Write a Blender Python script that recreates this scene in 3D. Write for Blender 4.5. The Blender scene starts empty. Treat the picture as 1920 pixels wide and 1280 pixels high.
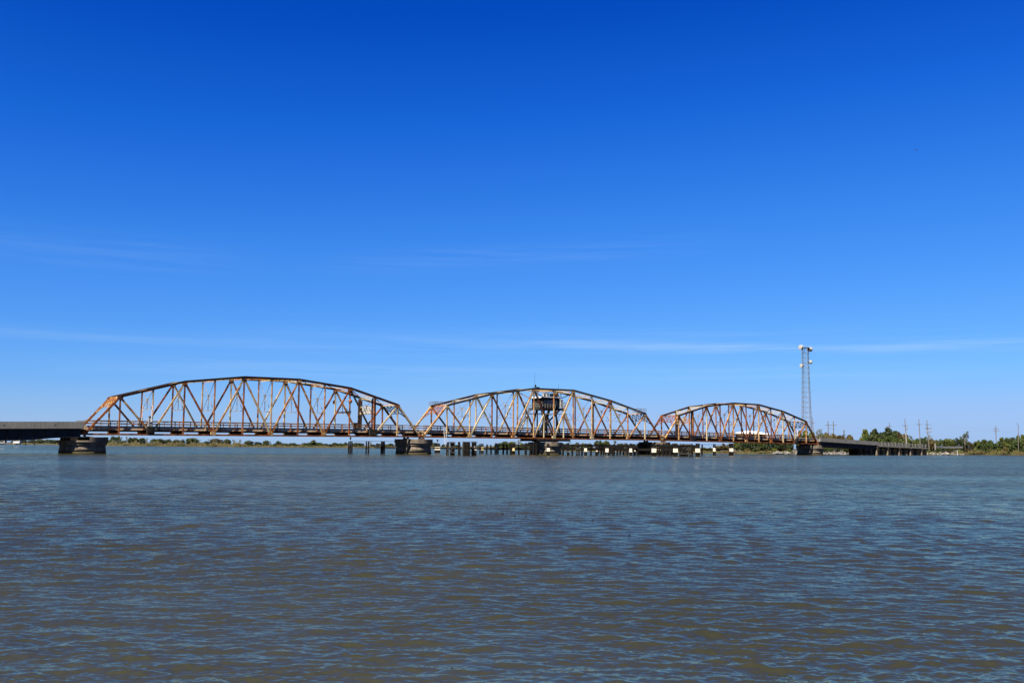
import bpy, math, random
import numpy as np
from mathutils import Vector, Matrix

random.seed(7)
RNG = np.random.default_rng(7)
S = bpy.context.scene
COL = S.collection

# ------------------------------------------------------------------ camera
F_PX, PITCH, ROLL, CAM_H = 1872.8, 0.10447, 0.008285, 2.2855
cam_d = bpy.data.cameras.new('camera')
cam_d.sensor_width = 36.0
cam_d.lens = F_PX * 36.0 / 1920.0
cam_d.clip_start = 0.1
cam_d.clip_end = 60000.0
cam = bpy.data.objects.new('camera', cam_d)
COL.objects.link(cam)
cam.matrix_world = (Matrix.Translation((0, 0, CAM_H)) @ Matrix.Rotation(math.pi / 2 + PITCH, 4, 'X')
                    @ Matrix.Rotation(ROLL, 4, 'Z'))
S.camera = cam

# ------------------------------------------------------------------ world / sun / exposure
SUN_AZ = math.radians(-128.0)      # direction towards the sun in the x-y plane
SUN_EL = math.radians(50.0)
to_sun = Vector((math.cos(SUN_AZ) * math.cos(SUN_EL), math.sin(SUN_AZ) * math.cos(SUN_EL), math.sin(SUN_EL)))
S.view_settings.view_transform = 'Standard'
S.view_settings.look = 'None'
S.view_settings.gamma = 1.0
S.view_settings.exposure = 2.1
S.cycles.caustics_reflective = False     # no noisy glitter of the water back onto the piers
S.cycles.caustics_refractive = False

W_ = bpy.data.worlds.new('World')
S.world = W_
W_.use_nodes = True
nt = W_.node_tree
nt.nodes.clear()
sky = nt.nodes.new('ShaderNodeTexSky')
sky.sky_type = 'NISHITA'
sky.sun_disc = False
sky.sun_elevation = SUN_EL
sky.sun_rotation = math.atan2(to_sun.x, to_sun.y)
sky.altitude = 0
sky.air_density = 1.0
sky.dust_density = 0.05
sky.ozone_density = 4.0
# grade of the physical sky: the deep polarised blue of this clear dry day (per-channel response, input = sky / 10)
pre = nt.nodes.new('ShaderNodeVectorMath'); pre.operation = 'SCALE'; pre.inputs['Scale'].default_value = 0.1
cur = nt.nodes.new('ShaderNodeRGBCurve')
cur.mapping.use_clip = False
cur.mapping.extend = 'EXTRAPOLATED'
CURVES = ([(0.0, 0.0), (0.108, 0.0008), (0.144, 0.009), (0.21, 0.041), (0.323, 0.098), (0.557, 0.223), (0.742, 0.335), (1.0, 0.42)],
          [(0.0, 0.0), (0.10, 0.022), (0.198, 0.074), (0.254, 0.133), (0.358, 0.242), (0.512, 0.362), (0.735, 0.525), (0.83, 0.555), (1.0, 0.60)],
          [(0.0, 0.0), (0.20, 0.22), (0.371, 0.527), (0.453, 0.69), (0.581, 0.845), (0.712, 0.965), (0.76, 0.985), (1.0, 1.05)])
for ch, pts in zip(cur.mapping.curves, CURVES):
    ch.points[0].location = pts[0]; ch.points[1].location = pts[-1]
    for p_ in pts[1:-1]: ch.points.new(*p_)
    for p_ in ch.points: p_.handle_type = 'VECTOR'
cur.mapping.update()
bg = nt.nodes.new('ShaderNodeBackground')
bg.inputs['Strength'].default_value = 2.0 ** -2.1      # graded sky is in display units: undo the exposure
wo = nt.nodes.new('ShaderNodeOutputWorld')
# thin cirrus wisps, placed by direction in the sky dome: (height, tilt, half thickness, azimuth from, to, fade, strength)
tc = nt.nodes.new('ShaderNodeTexCoord')
sx = nt.nodes.new('ShaderNodeSeparateXYZ')
nt.links.new(tc.outputs['Generated'], sx.inputs[0])
mp = nt.nodes.new('ShaderNodeMapping')
mp.inputs['Scale'].default_value = (5.0, 1.0, 150.0)
nz = nt.nodes.new('ShaderNodeTexNoise')
nz.inputs['Scale'].default_value = 1.0; nz.inputs['Detail'].default_value = 7.0; nz.inputs['Roughness'].default_value = 0.62
nz.inputs['Distortion'].default_value = 0.35
nt.links.new(tc.outputs['Generated'], mp.inputs['Vector']); nt.links.new(mp.outputs[0], nz.inputs['Vector'])
fib = nt.nodes.new('ShaderNodeMapRange')
fib.inputs['From Min'].default_value = 0.36; fib.inputs['From Max'].default_value = 0.66
nt.links.new(nz.outputs['Fac'], fib.inputs['Value'])
def mth(op, a, b=None):
    m_ = nt.nodes.new('ShaderNodeMath'); m_.operation = op
    for i, v in enumerate((a, b)):
        if v is None: continue
        if isinstance(v, (int, float)): m_.inputs[i].default_value = v
        else: nt.links.new(v, m_.inputs[i])
    return m_.outputs[0]
wz = nt.nodes.new('ShaderNodeTexNoise'); wz.inputs['Scale'].default_value = 4.0; wz.inputs['Detail'].default_value = 2.0
nt.links.new(tc.outputs['Generated'], wz.inputs['Vector'])
zw = mth('ADD', sx.outputs['Z'], mth('MULTIPLY', mth('SUBTRACT', wz.outputs['Fac'], 0.5), 0.012))
total = None
for (zc, tilt, hw, xa, xb, fd, st) in ((0.0985, -0.006, 0.0034, -0.20, 0.72, 0.26, 0.36), (0.0935, -0.012, 0.0045, -0.60, 0.02, 0.12, 0.12),
                                       (0.108, 0.000, 0.0060, -0.35, 0.45, 0.20, 0.10), (0.188, 0.060, 0.0075, -0.25, 0.24, 0.16, 0.09),
                                       (0.178, 0.010, 0.012, -0.66, -0.18, 0.18, 0.07), (0.072, -0.004, 0.006, -0.5, 0.5, 0.2, 0.14)):
    dz = mth('SUBTRACT', zw, mth('ADD', mth('MULTIPLY', sx.outputs['X'], tilt), zc))
    g = mth('POWER', 2.718, mth('MULTIPLY', mth('MULTIPLY', dz, dz), -1.0 / (2 * hw * hw)))
    up = nt.nodes.new('ShaderNodeMapRange'); up.interpolation_type = 'SMOOTHSTEP'
    up.inputs['From Min'].default_value = xa; up.inputs['From Max'].default_value = xa + fd
    dn = nt.nodes.new('ShaderNodeMapRange'); dn.interpolation_type = 'SMOOTHSTEP'
    dn.inputs['From Min'].default_value = xb; dn.inputs['From Max'].default_value = xb - fd
    nt.links.new(sx.outputs['X'], up.inputs['Value']); nt.links.new(sx.outputs['X'], dn.inputs['Value'])
    w_ = mth('MULTIPLY', mth('MULTIPLY', g, st), mth('MULTIPLY', up.outputs[0], dn.outputs[0]))
    total = w_ if total is None else mth('ADD', total, w_)
streak = mth('MULTIPLY', total, fib.outputs[0])
added_veil = nt.nodes.new('ShaderNodeMapRange')      # haze added overhead, above the frame, to grey the sky mirrored in the water
added_veil.inputs['From Min'].default_value = 0.42; added_veil.inputs['From Max'].default_value = 0.95
added_veil.inputs['To Max'].default_value = 0.15
mxm = nt.nodes.new('ShaderNodeMath'); mxm.operation = 'MAXIMUM'
mix = nt.nodes.new('ShaderNodeMix'); mix.data_type = 'RGBA'
mix.inputs['B'].default_value = (0.52, 0.72, 0.98, 1)
L = nt.links.new
L(sky.outputs[0], pre.inputs[0])
L(pre.outputs[0], cur.inputs['Color'])
L(sx.outputs['Z'], added_veil.inputs['Value']); L(streak, mxm.inputs[0]); L(added_veil.outputs[0], mxm.inputs[1])
L(mxm.outputs[0], mix.inputs['Factor'])
L(cur.outputs[0], mix.inputs['A'])
lowh = nt.nodes.new('ShaderNodeMapRange')      # pale ground haze in the lowest few degrees of sky
lowh.inputs['From Min'].default_value = 0.0; lowh.inputs['From Max'].default_value = 0.060
lowh.inputs['To Min'].default_value = 0.75; lowh.inputs['To Max'].default_value = 0.0
mix2 = nt.nodes.new('ShaderNodeMix'); mix2.data_type = 'RGBA'
mix2.inputs['B'].default_value = (0.345, 0.515, 0.775, 1)
L(sx.outputs['Z'], lowh.inputs['Value']); L(lowh.outputs[0], mix2.inputs['Factor'])
L(mix.outputs['Result'], mix2.inputs['A'])
L(mix2.outputs['Result'], bg.inputs['Color'])
L(bg.outputs[0], wo.inputs[0])

sun_d = bpy.data.lights.new('sun', 'SUN')
sun_d.energy = 5.0
sun_d.angle = math.radians(0.53)
sun_d.color = (1.0, 0.93, 0.82)
sun = bpy.data.objects.new('sun', sun_d)
COL.objects.link(sun)
sun.rotation_euler = to_sun.to_track_quat('Z', 'Y').to_euler()
sun.location = (0, -50, 200)

# ------------------------------------------------------------------ layout helpers
CP, SP, CR, SR = math.cos(PITCH), math.sin(PITCH), math.cos(ROLL), math.sin(ROLL)

def ray(px, py):
    a_, b_ = px - 960.0, py - 640.0
    a = a_ * CR + b_ * SR
    b = -a_ * SR + b_ * CR
    u = -b / F_PX
    return Vector((a / F_PX, CP - SP * u, SP + CP * u))

def at(px, py, Y):
    """world point on the line of sight through photo pixel (px, py) at depth Y"""
    d = ray(px, py)
    k = Y / d.y
    return Vector((d.x * k, Y, CAM_H + d.z * k))

def at_water(px, py, z=0.0):
    d = ray(px, py)
    k = (z - CAM_H) / d.z
    return Vector((d.x * k, d.y * k, z))

def proj(P):
    X, Y, Z = P[0], P[1], P[2] - CAM_H
    d = Y * CP + Z * SP
    u = -Y * SP + Z * CP
    a, b = F_PX * X / d, -F_PX * u / d
    return 960 + a * CR - b * SR, 640 + a * SR + b * CR

# bridge frame: t along the bridge, w away across it
BX, BY, BTH = -92.227, 216.957, 0.66230
BC, BS = math.cos(BTH), math.sin(BTH)
TW = 7.8                                     # truss spacing
P1, P2, P3 = 7.152, 7.696, 6.947             # panel lengths
T0, T1 = 0.0, 85.825
T2, T3 = 86.854, 179.21
T4, T5 = 180.40, 263.766
ZB = [4.166, 4.693, 4.763, 4.159]

def bpt(t, w, z=0.0):
    return Vector((BX + BC * t - BS * w, BY + BS * t + BC * w, z))

def t_at(px, w=0.0, z=4.5, lo=-80.0, hi=700.0):
    for _ in range(60):
        m = (lo + hi) / 2
        if proj(bpt(m, w, z))[0] < px: lo = m
        else: hi = m
    return lo

def z_at(py, t, w=0.0):
    lo, hi = -5.0, 60.0
    for _ in range(50):
        m = (lo + hi) / 2
        if proj(bpt(t, w, m))[1] > py: lo = m
        else: hi = m
    return lo

# ------------------------------------------------------------------ mesh builder
class MB:
    def __init__(s):
        s.v, s.f, s.m = [], [], []
        s.mi = 0
    def add(s, vs, fs):
        o = len(s.v)
        s.v.extend([tuple(p) for p in vs])
        s.f.extend([tuple(i + o for i in f) for f in fs])
        s.m.extend([s.mi] * len(fs))
    def box(s, x0, x1, y0, y1, z0, z1):
        s.add([(x0, y0, z0), (x1, y0, z0), (x1, y1, z0), (x0, y1, z0), (x0, y0, z1), (x1, y0, z1), (x1, y1, z1), (x0, y1, z1)],
              [(0, 3, 2, 1), (4, 5, 6, 7), (0, 1, 5, 4), (1, 2, 6, 5), (2, 3, 7, 6), (3, 0, 4, 7)])
    def bar(s, a, b, w, h, side=(0, 1, 0), off=0.0, offh=0.0):
        """box beam a->b, w along 'side', h across it"""
        a, b = Vector(a), Vector(b)
        d = (b - a).normalized()
        sd = Vector(side)
        sd = sd - d * sd.dot(d)
        if sd.length < 1e-4:
            sd = Vector((1, 0, 0)); sd = sd - d * sd.dot(d)
        sd.normalize()
        up = d.cross(sd).normalized()
        if up.z < 0: up = -up
        vs = []
        for p in (a, b):
            c = p + sd * off + up * offh
            for su, ss in ((-1, -1), (-1, 1), (1, 1), (1, -1)):
                vs.append(c + sd * (ss * w / 2) + up * (su * h / 2))
        s.add(vs, [(0, 1, 2, 3), (7, 6, 5, 4), (0, 4, 5, 1), (1, 5, 6, 2), (2, 6, 7, 3), (3, 7, 4, 0)])
    def hbar(s, a, b, w, h, side=(0, 1, 0), th=0.05):
        """built-up member: two side plates joined by a web and batten plates"""
        s.bar(a, b, th, h, side, off=-w / 2 + th / 2)
        s.bar(a, b, th, h, side, off=w / 2 - th / 2)
        s.bar(a, b, w - 2 * th - 0.004, h - 0.07, side)
    def tube(s, pts, rad, n=8, cap=True):
        pts = [Vector(p) for p in pts]
        if not isinstance(rad, (list, tuple)): rad = [rad] * len(pts)
        vs, fs = [], []
        for i, p in enumerate(pts):
            d = (pts[min(i + 1, len(pts) - 1)] - pts[max(i - 1, 0)]).normalized()
            r = Vector((1, 0, 0)) if abs(d.x) < 0.9 else Vector((0, 1, 0))
            u = d.cross(r).normalized(); v = d.cross(u)
            for k in range(n):
                an = 2 * math.pi * k / n
                vs.append(p + (u * math.cos(an) + v * math.sin(an)) * rad[i])
        for i in range(len(pts) - 1):
            for k in range(n):
                k2 = (k + 1) % n
                fs.append((i * n + k, i * n + k2, (i + 1) * n + k2, (i + 1) * n + k))
        if cap:
            fs.append(tuple(range(n - 1, -1, -1)))
            fs.append(tuple((len(pts) - 1) * n + k for k in range(n)))
        s.add(vs, fs)
    def lathe(s, prof, c=(0, 0, 0), n=40, a0=0.0, a1=2 * math.pi):
        full = abs(a1 - a0 - 2 * math.pi) < 1e-6
        m = n if full else n + 1
        vs, fs = [], []
        for (r, z) in prof:
            for k in range(m):
                an = a0 + (a1 - a0) * k / n
                vs.append((c[0] + r * math.cos(an), c[1] + r * math.sin(an), c[2] + z))
        for i in range(len(prof) - 1):
            for k in range(n):
                k2 = (k + 1) % m
                fs.append((i * m + k, i * m + k2, (i + 1) * m + k2, (i + 1) * m + k))
        fs.append(tuple(range(m - 1, -1, -1)))
        fs.append(tuple((len(prof) - 1) * m + k for k in range(m)))
        if not full:
            fs.append(tuple(i * m for i in range(len(prof))) [::-1])
            fs.append(tuple(i * m + m - 1 for i in range(len(prof))))
        s.add(vs, fs)
    def build(s, name, mats, parent=None, smooth=False, loc=None):
        me = bpy.data.meshes.new(name)
        me.from_pydata(s.v, [], s.f)
        if not isinstance(mats, (list, tuple)): mats = [mats]
        for m in mats: me.materials.append(m)
        if len(mats) > 1: me.polygons.foreach_set('material_index', s.m)
        if smooth:
            me.polygons.foreach_set('use_smooth', [True] * len(me.polygons))
        me.update()
        o = bpy.data.objects.new(name, me)
        COL.objects.link(o)
        if parent is not None: o.parent = parent
        if loc is not None: o.location = loc
        return o

def thing(name, label, cat, loc=(0, 0, 0), rz=0.0, group=None):
    o = bpy.data.objects.new(name, None)
    o.empty_display_size = 0.5
    COL.objects.link(o)
    o.location = loc
    o.rotation_euler = (0, 0, rz)
    return tag(o, label, cat, group)

def tag(o, label=None, cat=None, group=None, kind=None):
    if label: o['label'] = label
    if cat: o['category'] = cat
    if group: o['group'] = group
    if kind: o['kind'] = kind
    return o

# ------------------------------------------------------------------ materials
def mat(name):
    m = bpy.data.materials.new(name)
    m.use_nodes = True
    n = m.node_tree
    b = n.nodes['Principled BSDF']
    return m, n, b

def noise(n, scale, detail=4.0, rough=0.6, coord='Object', sc=(1, 1, 1), rand=False):
    t = n.nodes.new('ShaderNodeTexCoord')
    mpg = n.nodes.new('ShaderNodeMapping')
    mpg.inputs['Scale'].default_value = sc
    n.links.new(t.outputs[coord], mpg.inputs['Vector'])
    if rand:
        oi = n.nodes.new('ShaderNodeObjectInfo')
        mu = n.nodes.new('ShaderNodeMath'); mu.operation = 'MULTIPLY'; mu.inputs[1].default_value = 91.0
        n.links.new(oi.outputs['Random'], mu.inputs[0])
        cb = n.nodes.new('ShaderNodeCombineXYZ')
        for i in range(3): n.links.new(mu.outputs[0], cb.inputs[i])
        n.links.new(cb.outputs[0], mpg.inputs['Location'])
    nz_ = n.nodes.new('ShaderNodeTexNoise')
    nz_.inputs['Scale'].default_value = scale
    nz_.inputs['Detail'].default_value = detail
    nz_.inputs['Roughness'].default_value = rough
    n.links.new(mpg.outputs[0], nz_.inputs['Vector'])
    return nz_

def ramp(n, stops):
    r = n.nodes.new('ShaderNodeValToRGB')
    el = r.color_ramp.elements
    el[0].position, el[0].color = stops[0][0], (*stops[0][1], 1)
    el[1].position, el[1].color = stops[-1][0], (*stops[-1][1], 1)
    for p, c in stops[1:-1]:
        k = el.new(p); k.color = (*c, 1)
    return r

def steel(name, bias, dark=0.0):
    """weathered bridge steel: chalky paint broken by orange and dark rust; bias shifts towards rust, per member"""
    m, n, b = mat(name)
    a = noise(n, 0.75, 7, 0.74, rand=True)
    oi = n.nodes.new('ShaderNodeObjectInfo')
    mr = n.nodes.new('ShaderNodeMapRange')
    mr.inputs['To Min'].default_value = bias - 0.16
    mr.inputs['To Max'].default_value = bias + 0.16
    n.links.new(oi.outputs['Random'], mr.inputs['Value'])
    ad = n.nodes.new('ShaderNodeMath'); ad.operation = 'ADD'
    n.links.new(a.outputs['Fac'], ad.inputs[0]); n.links.new(mr.outputs[0], ad.inputs[1])
    paint = (0.29, 0.245, 0.155)
    r = ramp(n, [(0.34, paint), (0.44, (0.28, 0.195, 0.09)), (0.53, (0.20, 0.085, 0.020)), (0.61, (0.155, 0.040, 0.005)),
                 (0.68, (0.085, 0.022, 0.006)), (0.76, (0.012, 0.006, 0.004))])
    n.links.new(ad.outputs[0], r.inputs['Fac'])
    f = noise(n, 5.0, 5, 0.7, rand=True)
    fr = ramp(n, [(0.33, (0.45, 0.42, 0.40)), (0.60, (1, 1, 1))])
    n.links.new(f.outputs['Fac'], fr.inputs['Fac'])
    mx = n.nodes.new('ShaderNodeMix'); mx.data_type = 'RGBA'; mx.blend_type = 'MULTIPLY'
    mx.inputs['Factor'].default_value = 0.8
    n.links.new(r.outputs[0], mx.inputs['A']); n.links.new(fr.outputs[0], mx.inputs['B'])
    n.links.new(mx.outputs['Result'], b.inputs['Base Color'])
    b.inputs['Roughness'].default_value = 0.8
    b.inputs['Specular IOR Level'].default_value = 0.25
    return m

def simple(name, c1, c2, scale=1.0, rough=0.85, detail=5, sc=(1, 1, 1), rand=False, spec=0.3, lo=0.35, hi=0.65, bump=0.0):
    m, n, b = mat(name)
    a = noise(n, scale, detail, 0.62, sc=sc, rand=rand)
    r = ramp(n, [(lo, c1), (hi, c2)])
    n.links.new(a.outputs['Fac'], r.inputs['Fac'])
    n.links.new(r.outputs[0], b.inputs['Base Color'])
    b.inputs['Roughness'].default_value = rough
    b.inputs['Specular IOR Level'].default_value = spec
    if bump:
        bp = n.nodes.new('ShaderNodeBump')
        bp.inputs['Strength'].default_value = bump
        bp.inputs['Distance'].default_value = 0.1
        n.links.new(a.outputs['Fac'], bp.inputs['Height'])
        n.links.new(bp.outputs[0], b.inputs['Normal'])
    return m

def concrete(name, c1, c2, stain=0.5):
    m, n, b = mat(name)
    a = noise(n, 0.6, 7, 0.65)
    r = ramp(n, [(0.3, c1), (0.7, c2)])
    n.links.new(a.outputs['Fac'], r.inputs['Fac'])
    s_ = noise(n, 1.0, 5, 0.6, sc=(2.4, 2.4, 0.16))
    sr = ramp(n, [(0.44, (1, 1, 1)), (0.68, (0.42, 0.33, 0.25))])
    n.links.new(s_.outputs['Fac'], sr.inputs['Fac'])
    mx = n.nodes.new('ShaderNodeMix'); mx.data_type = 'RGBA'; mx.blend_type = 'MULTIPLY'
    mx.inputs['Factor'].default_value = stain
    n.links.new(r.outputs[0], mx.inputs['A']); n.links.new(sr.outputs[0], mx.inputs['B'])
    n.links.new(mx.outputs['Result'], b.inputs['Base Color'])
    b.inputs['Roughness'].default_value = 0.9
    b.inputs['Specular IOR Level'].default_value = 0.2
    return m

M = {}
M['steel_left'] = steel('weathered_steel_left', 0.015)
M['steel_mid'] = steel('weathered_steel_mid', -0.03)
M['steel_right'] = steel('weathered_steel_right', 0.11)
M['steel_rust'] = steel('heavily_rusted_steel', 0.13)
M['steel_pale'] = steel('chalky_painted_steel', -0.11)
M['steel_chord'] = steel('chord_steel', 0.06)
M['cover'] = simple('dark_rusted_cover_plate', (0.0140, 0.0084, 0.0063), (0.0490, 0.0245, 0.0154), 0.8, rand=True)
M['under'] = simple('shaded_floor_steel', (0.006, 0.005, 0.0045), (0.022, 0.014, 0.010), 0.9, spec=0.1)  # dark rust with the under-deck shade put into its colour
M['fascia'] = concrete('stained_curb_concrete', (0.2657, 0.1882, 0.1107), (0.3985, 0.2989, 0.1882), 0.6)
M['brace'] = simple('dull_brown_bracing', (0.0410, 0.0287, 0.0213), (0.1640, 0.1312, 0.0984), 0.8, rand=True)
M['asphalt'] = simple('asphalt', (0.04, 0.04, 0.04), (0.06, 0.06, 0.06), 2.0)
M['concrete'] = concrete('aged_barrier_concrete', (0.1017, 0.0968, 0.0871), (0.1501, 0.1428, 0.1283), 0.35)
M['pier'] = concrete('pier_concrete', (0.0591, 0.0488, 0.0355), (0.1498, 0.1222, 0.0906), 0.95)
M['pier_wet'] = concrete('wet_algae_concrete', (0.0195, 0.0164, 0.0070), (0.0331, 0.0273, 0.0132), 0.6)
M['timber'] = simple('creosoted_timber', (0.0018, 0.0016, 0.0015), (0.0072, 0.0060, 0.0048), 3.0, sc=(3, 3, 0.4), rand=True, spec=0.05)
M['timber_weathered'] = simple('weathered_timber', (0.0105, 0.0091, 0.0077), (0.0350, 0.0308, 0.0259), 3.0, sc=(3, 3, 0.3), rand=True, spec=0.1)
M['board'] = simple('painted_white_board', (0.2952, 0.2542, 0.1886), (0.3772, 0.3444, 0.2788), 1.2, rand=True)
M['board_yellow'] = simple('painted_cream_board', (0.3280, 0.2378, 0.1066), (0.3936, 0.3116, 0.1722), 1.2, rand=True)
M['red_paint'] = simple('faded_red_paint', (0.55, 0.16, 0.08), (0.62, 0.28, 0.18), 3.0)
M['white'] = simple('white_paint', (0.4100, 0.4100, 0.3936), (0.5084, 0.5084, 0.4920), 1.0)
M['roofwhite'] = simple('white_metal_roof', (0.4440, 0.4440, 0.4320), (0.4920, 0.4920, 0.4800), 0.5)
M['grey'] = simple('grey_enamel', (0.0738, 0.0754, 0.0779), (0.1394, 0.1410, 0.1435), 1.5)
M['galv'] = simple('galvanised_steel', (0.0463, 0.0476, 0.0495), (0.0992, 0.1005, 0.1024), 1.0, rough=0.6)
M['dish'] = simple('dish_radome', (0.1476, 0.1384, 0.1230), (0.2091, 0.1999, 0.1814), 0.8)
M['darkmetal'] = simple('dark_metal', (0.004, 0.004, 0.004), (0.016, 0.014, 0.013), 2.0, spec=0.1)
M['houseblack'] = simple('dark_house_wall', (0.008, 0.008, 0.008), (0.03, 0.027, 0.025), 1.5, spec=0.1)
M['shade_girder'] = simple('shaded_girder_blue', (0.010, 0.012, 0.016), (0.018, 0.021, 0.027), 0.5, spec=0.1)  # deck shade and blue sky fill put into the girder colour
M['pole'] = simple('weathered_utility_pole', (0.0369, 0.0312, 0.0246), (0.0943, 0.0820, 0.0697), 2.0, sc=(4, 4, 0.3), rand=True)
M['mud'] = simple('shore_mud', (0.0153, 0.0127, 0.0068), (0.0382, 0.0306, 0.0170), 0.25)
M['sand'] = simple('shore_sand', (0.20, 0.16, 0.10), (0.34, 0.28, 0.19), 0.2)
M['rock'] = simple('pale_riprap_stone', (0.0198, 0.0176, 0.0141), (0.1496, 0.1364, 0.1188), 1.1, rand=True, bump=0.4)
M['bird'] = simple('dark_feathers', (0.015, 0.014, 0.013), (0.04, 0.036, 0.03), 6.0)
m_, n_, b_ = mat('window_glass')
b_.inputs['Base Color'].default_value = (0.01, 0.012, 0.014, 1); b_.inputs['Roughness'].default_value = 0.08
M['glass'] = m_
m_, n_, b_ = mat('wire_metal')
b_.inputs['Base Color'].default_value = (0.16, 0.16, 0.17, 1); b_.inputs['Roughness'].default_value = 0.6
M['wire'] = m_

def leafmat(name, c1, c2, c3):
    m, n, b = mat(name)
    a = noise(n, 0.35, 3, 0.5, coord='Object')
    oi = n.nodes.new('ShaderNodeObjectInfo')
    mr = n.nodes.new('ShaderNodeMapRange'); mr.inputs['To Min'].default_value = -0.14; mr.inputs['To Max'].default_value = 0.14
    n.links.new(oi.outputs['Random'], mr.inputs['Value'])
    ad = n.nodes.new('ShaderNodeMath'); ad.operation = 'ADD'
    n.links.new(a.outputs['Fac'], ad.inputs[0]); n.links.new(mr.outputs[0], ad.inputs[1])
    r = ramp(n, [(0.32, c1), (0.5, c2), (0.68, c3)])
    n.links.new(ad.outputs[0], r.inputs['Fac'])
    n.links.new(r.outputs[0], b.inputs['Base Color'])
    b.inputs['Roughness'].default_value = 0.7
    b.inputs['Specular IOR Level'].default_value = 0.2
    return m
M['leaf_dark'] = leafmat('dark_leaves', (0.0070, 0.0120, 0.0021), (0.0148, 0.0238, 0.0028), (0.0253, 0.0365, 0.0042))
M['leaf_mid'] = leafmat('mid_leaves', (0.0133, 0.0192, 0.0026), (0.0279, 0.0358, 0.0040), (0.0450, 0.0504, 0.0053))
M['leaf_bright'] = leafmat('spring_leaves', (0.0275, 0.0357, 0.0027), (0.0549, 0.0618, 0.0034), (0.0824, 0.0810, 0.0048))
M['leaf_brown'] = leafmat('russet_leaves', (0.0203, 0.0156, 0.0039), (0.0390, 0.0281, 0.0055), (0.0562, 0.0452, 0.0078))
M['leaf_pale'] = leafmat('pale_twigs', (0.0510, 0.0510, 0.0255), (0.0765, 0.0765, 0.0382), (0.1020, 0.0978, 0.0510))
M['bark'] = simple('bark', (0.05, 0.04, 0.03), (0.11, 0.09, 0.07), 3.0)
M['reed'] = leafmat('marsh_reed', (0.0340, 0.0323, 0.0102), (0.0638, 0.0527, 0.0204), (0.0978, 0.0782, 0.0357))
M['reed_brown'] = leafmat('brown_bank_grass', (0.0272, 0.0187, 0.0076), (0.0493, 0.0365, 0.0110), (0.0476, 0.0476, 0.0102))

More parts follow.
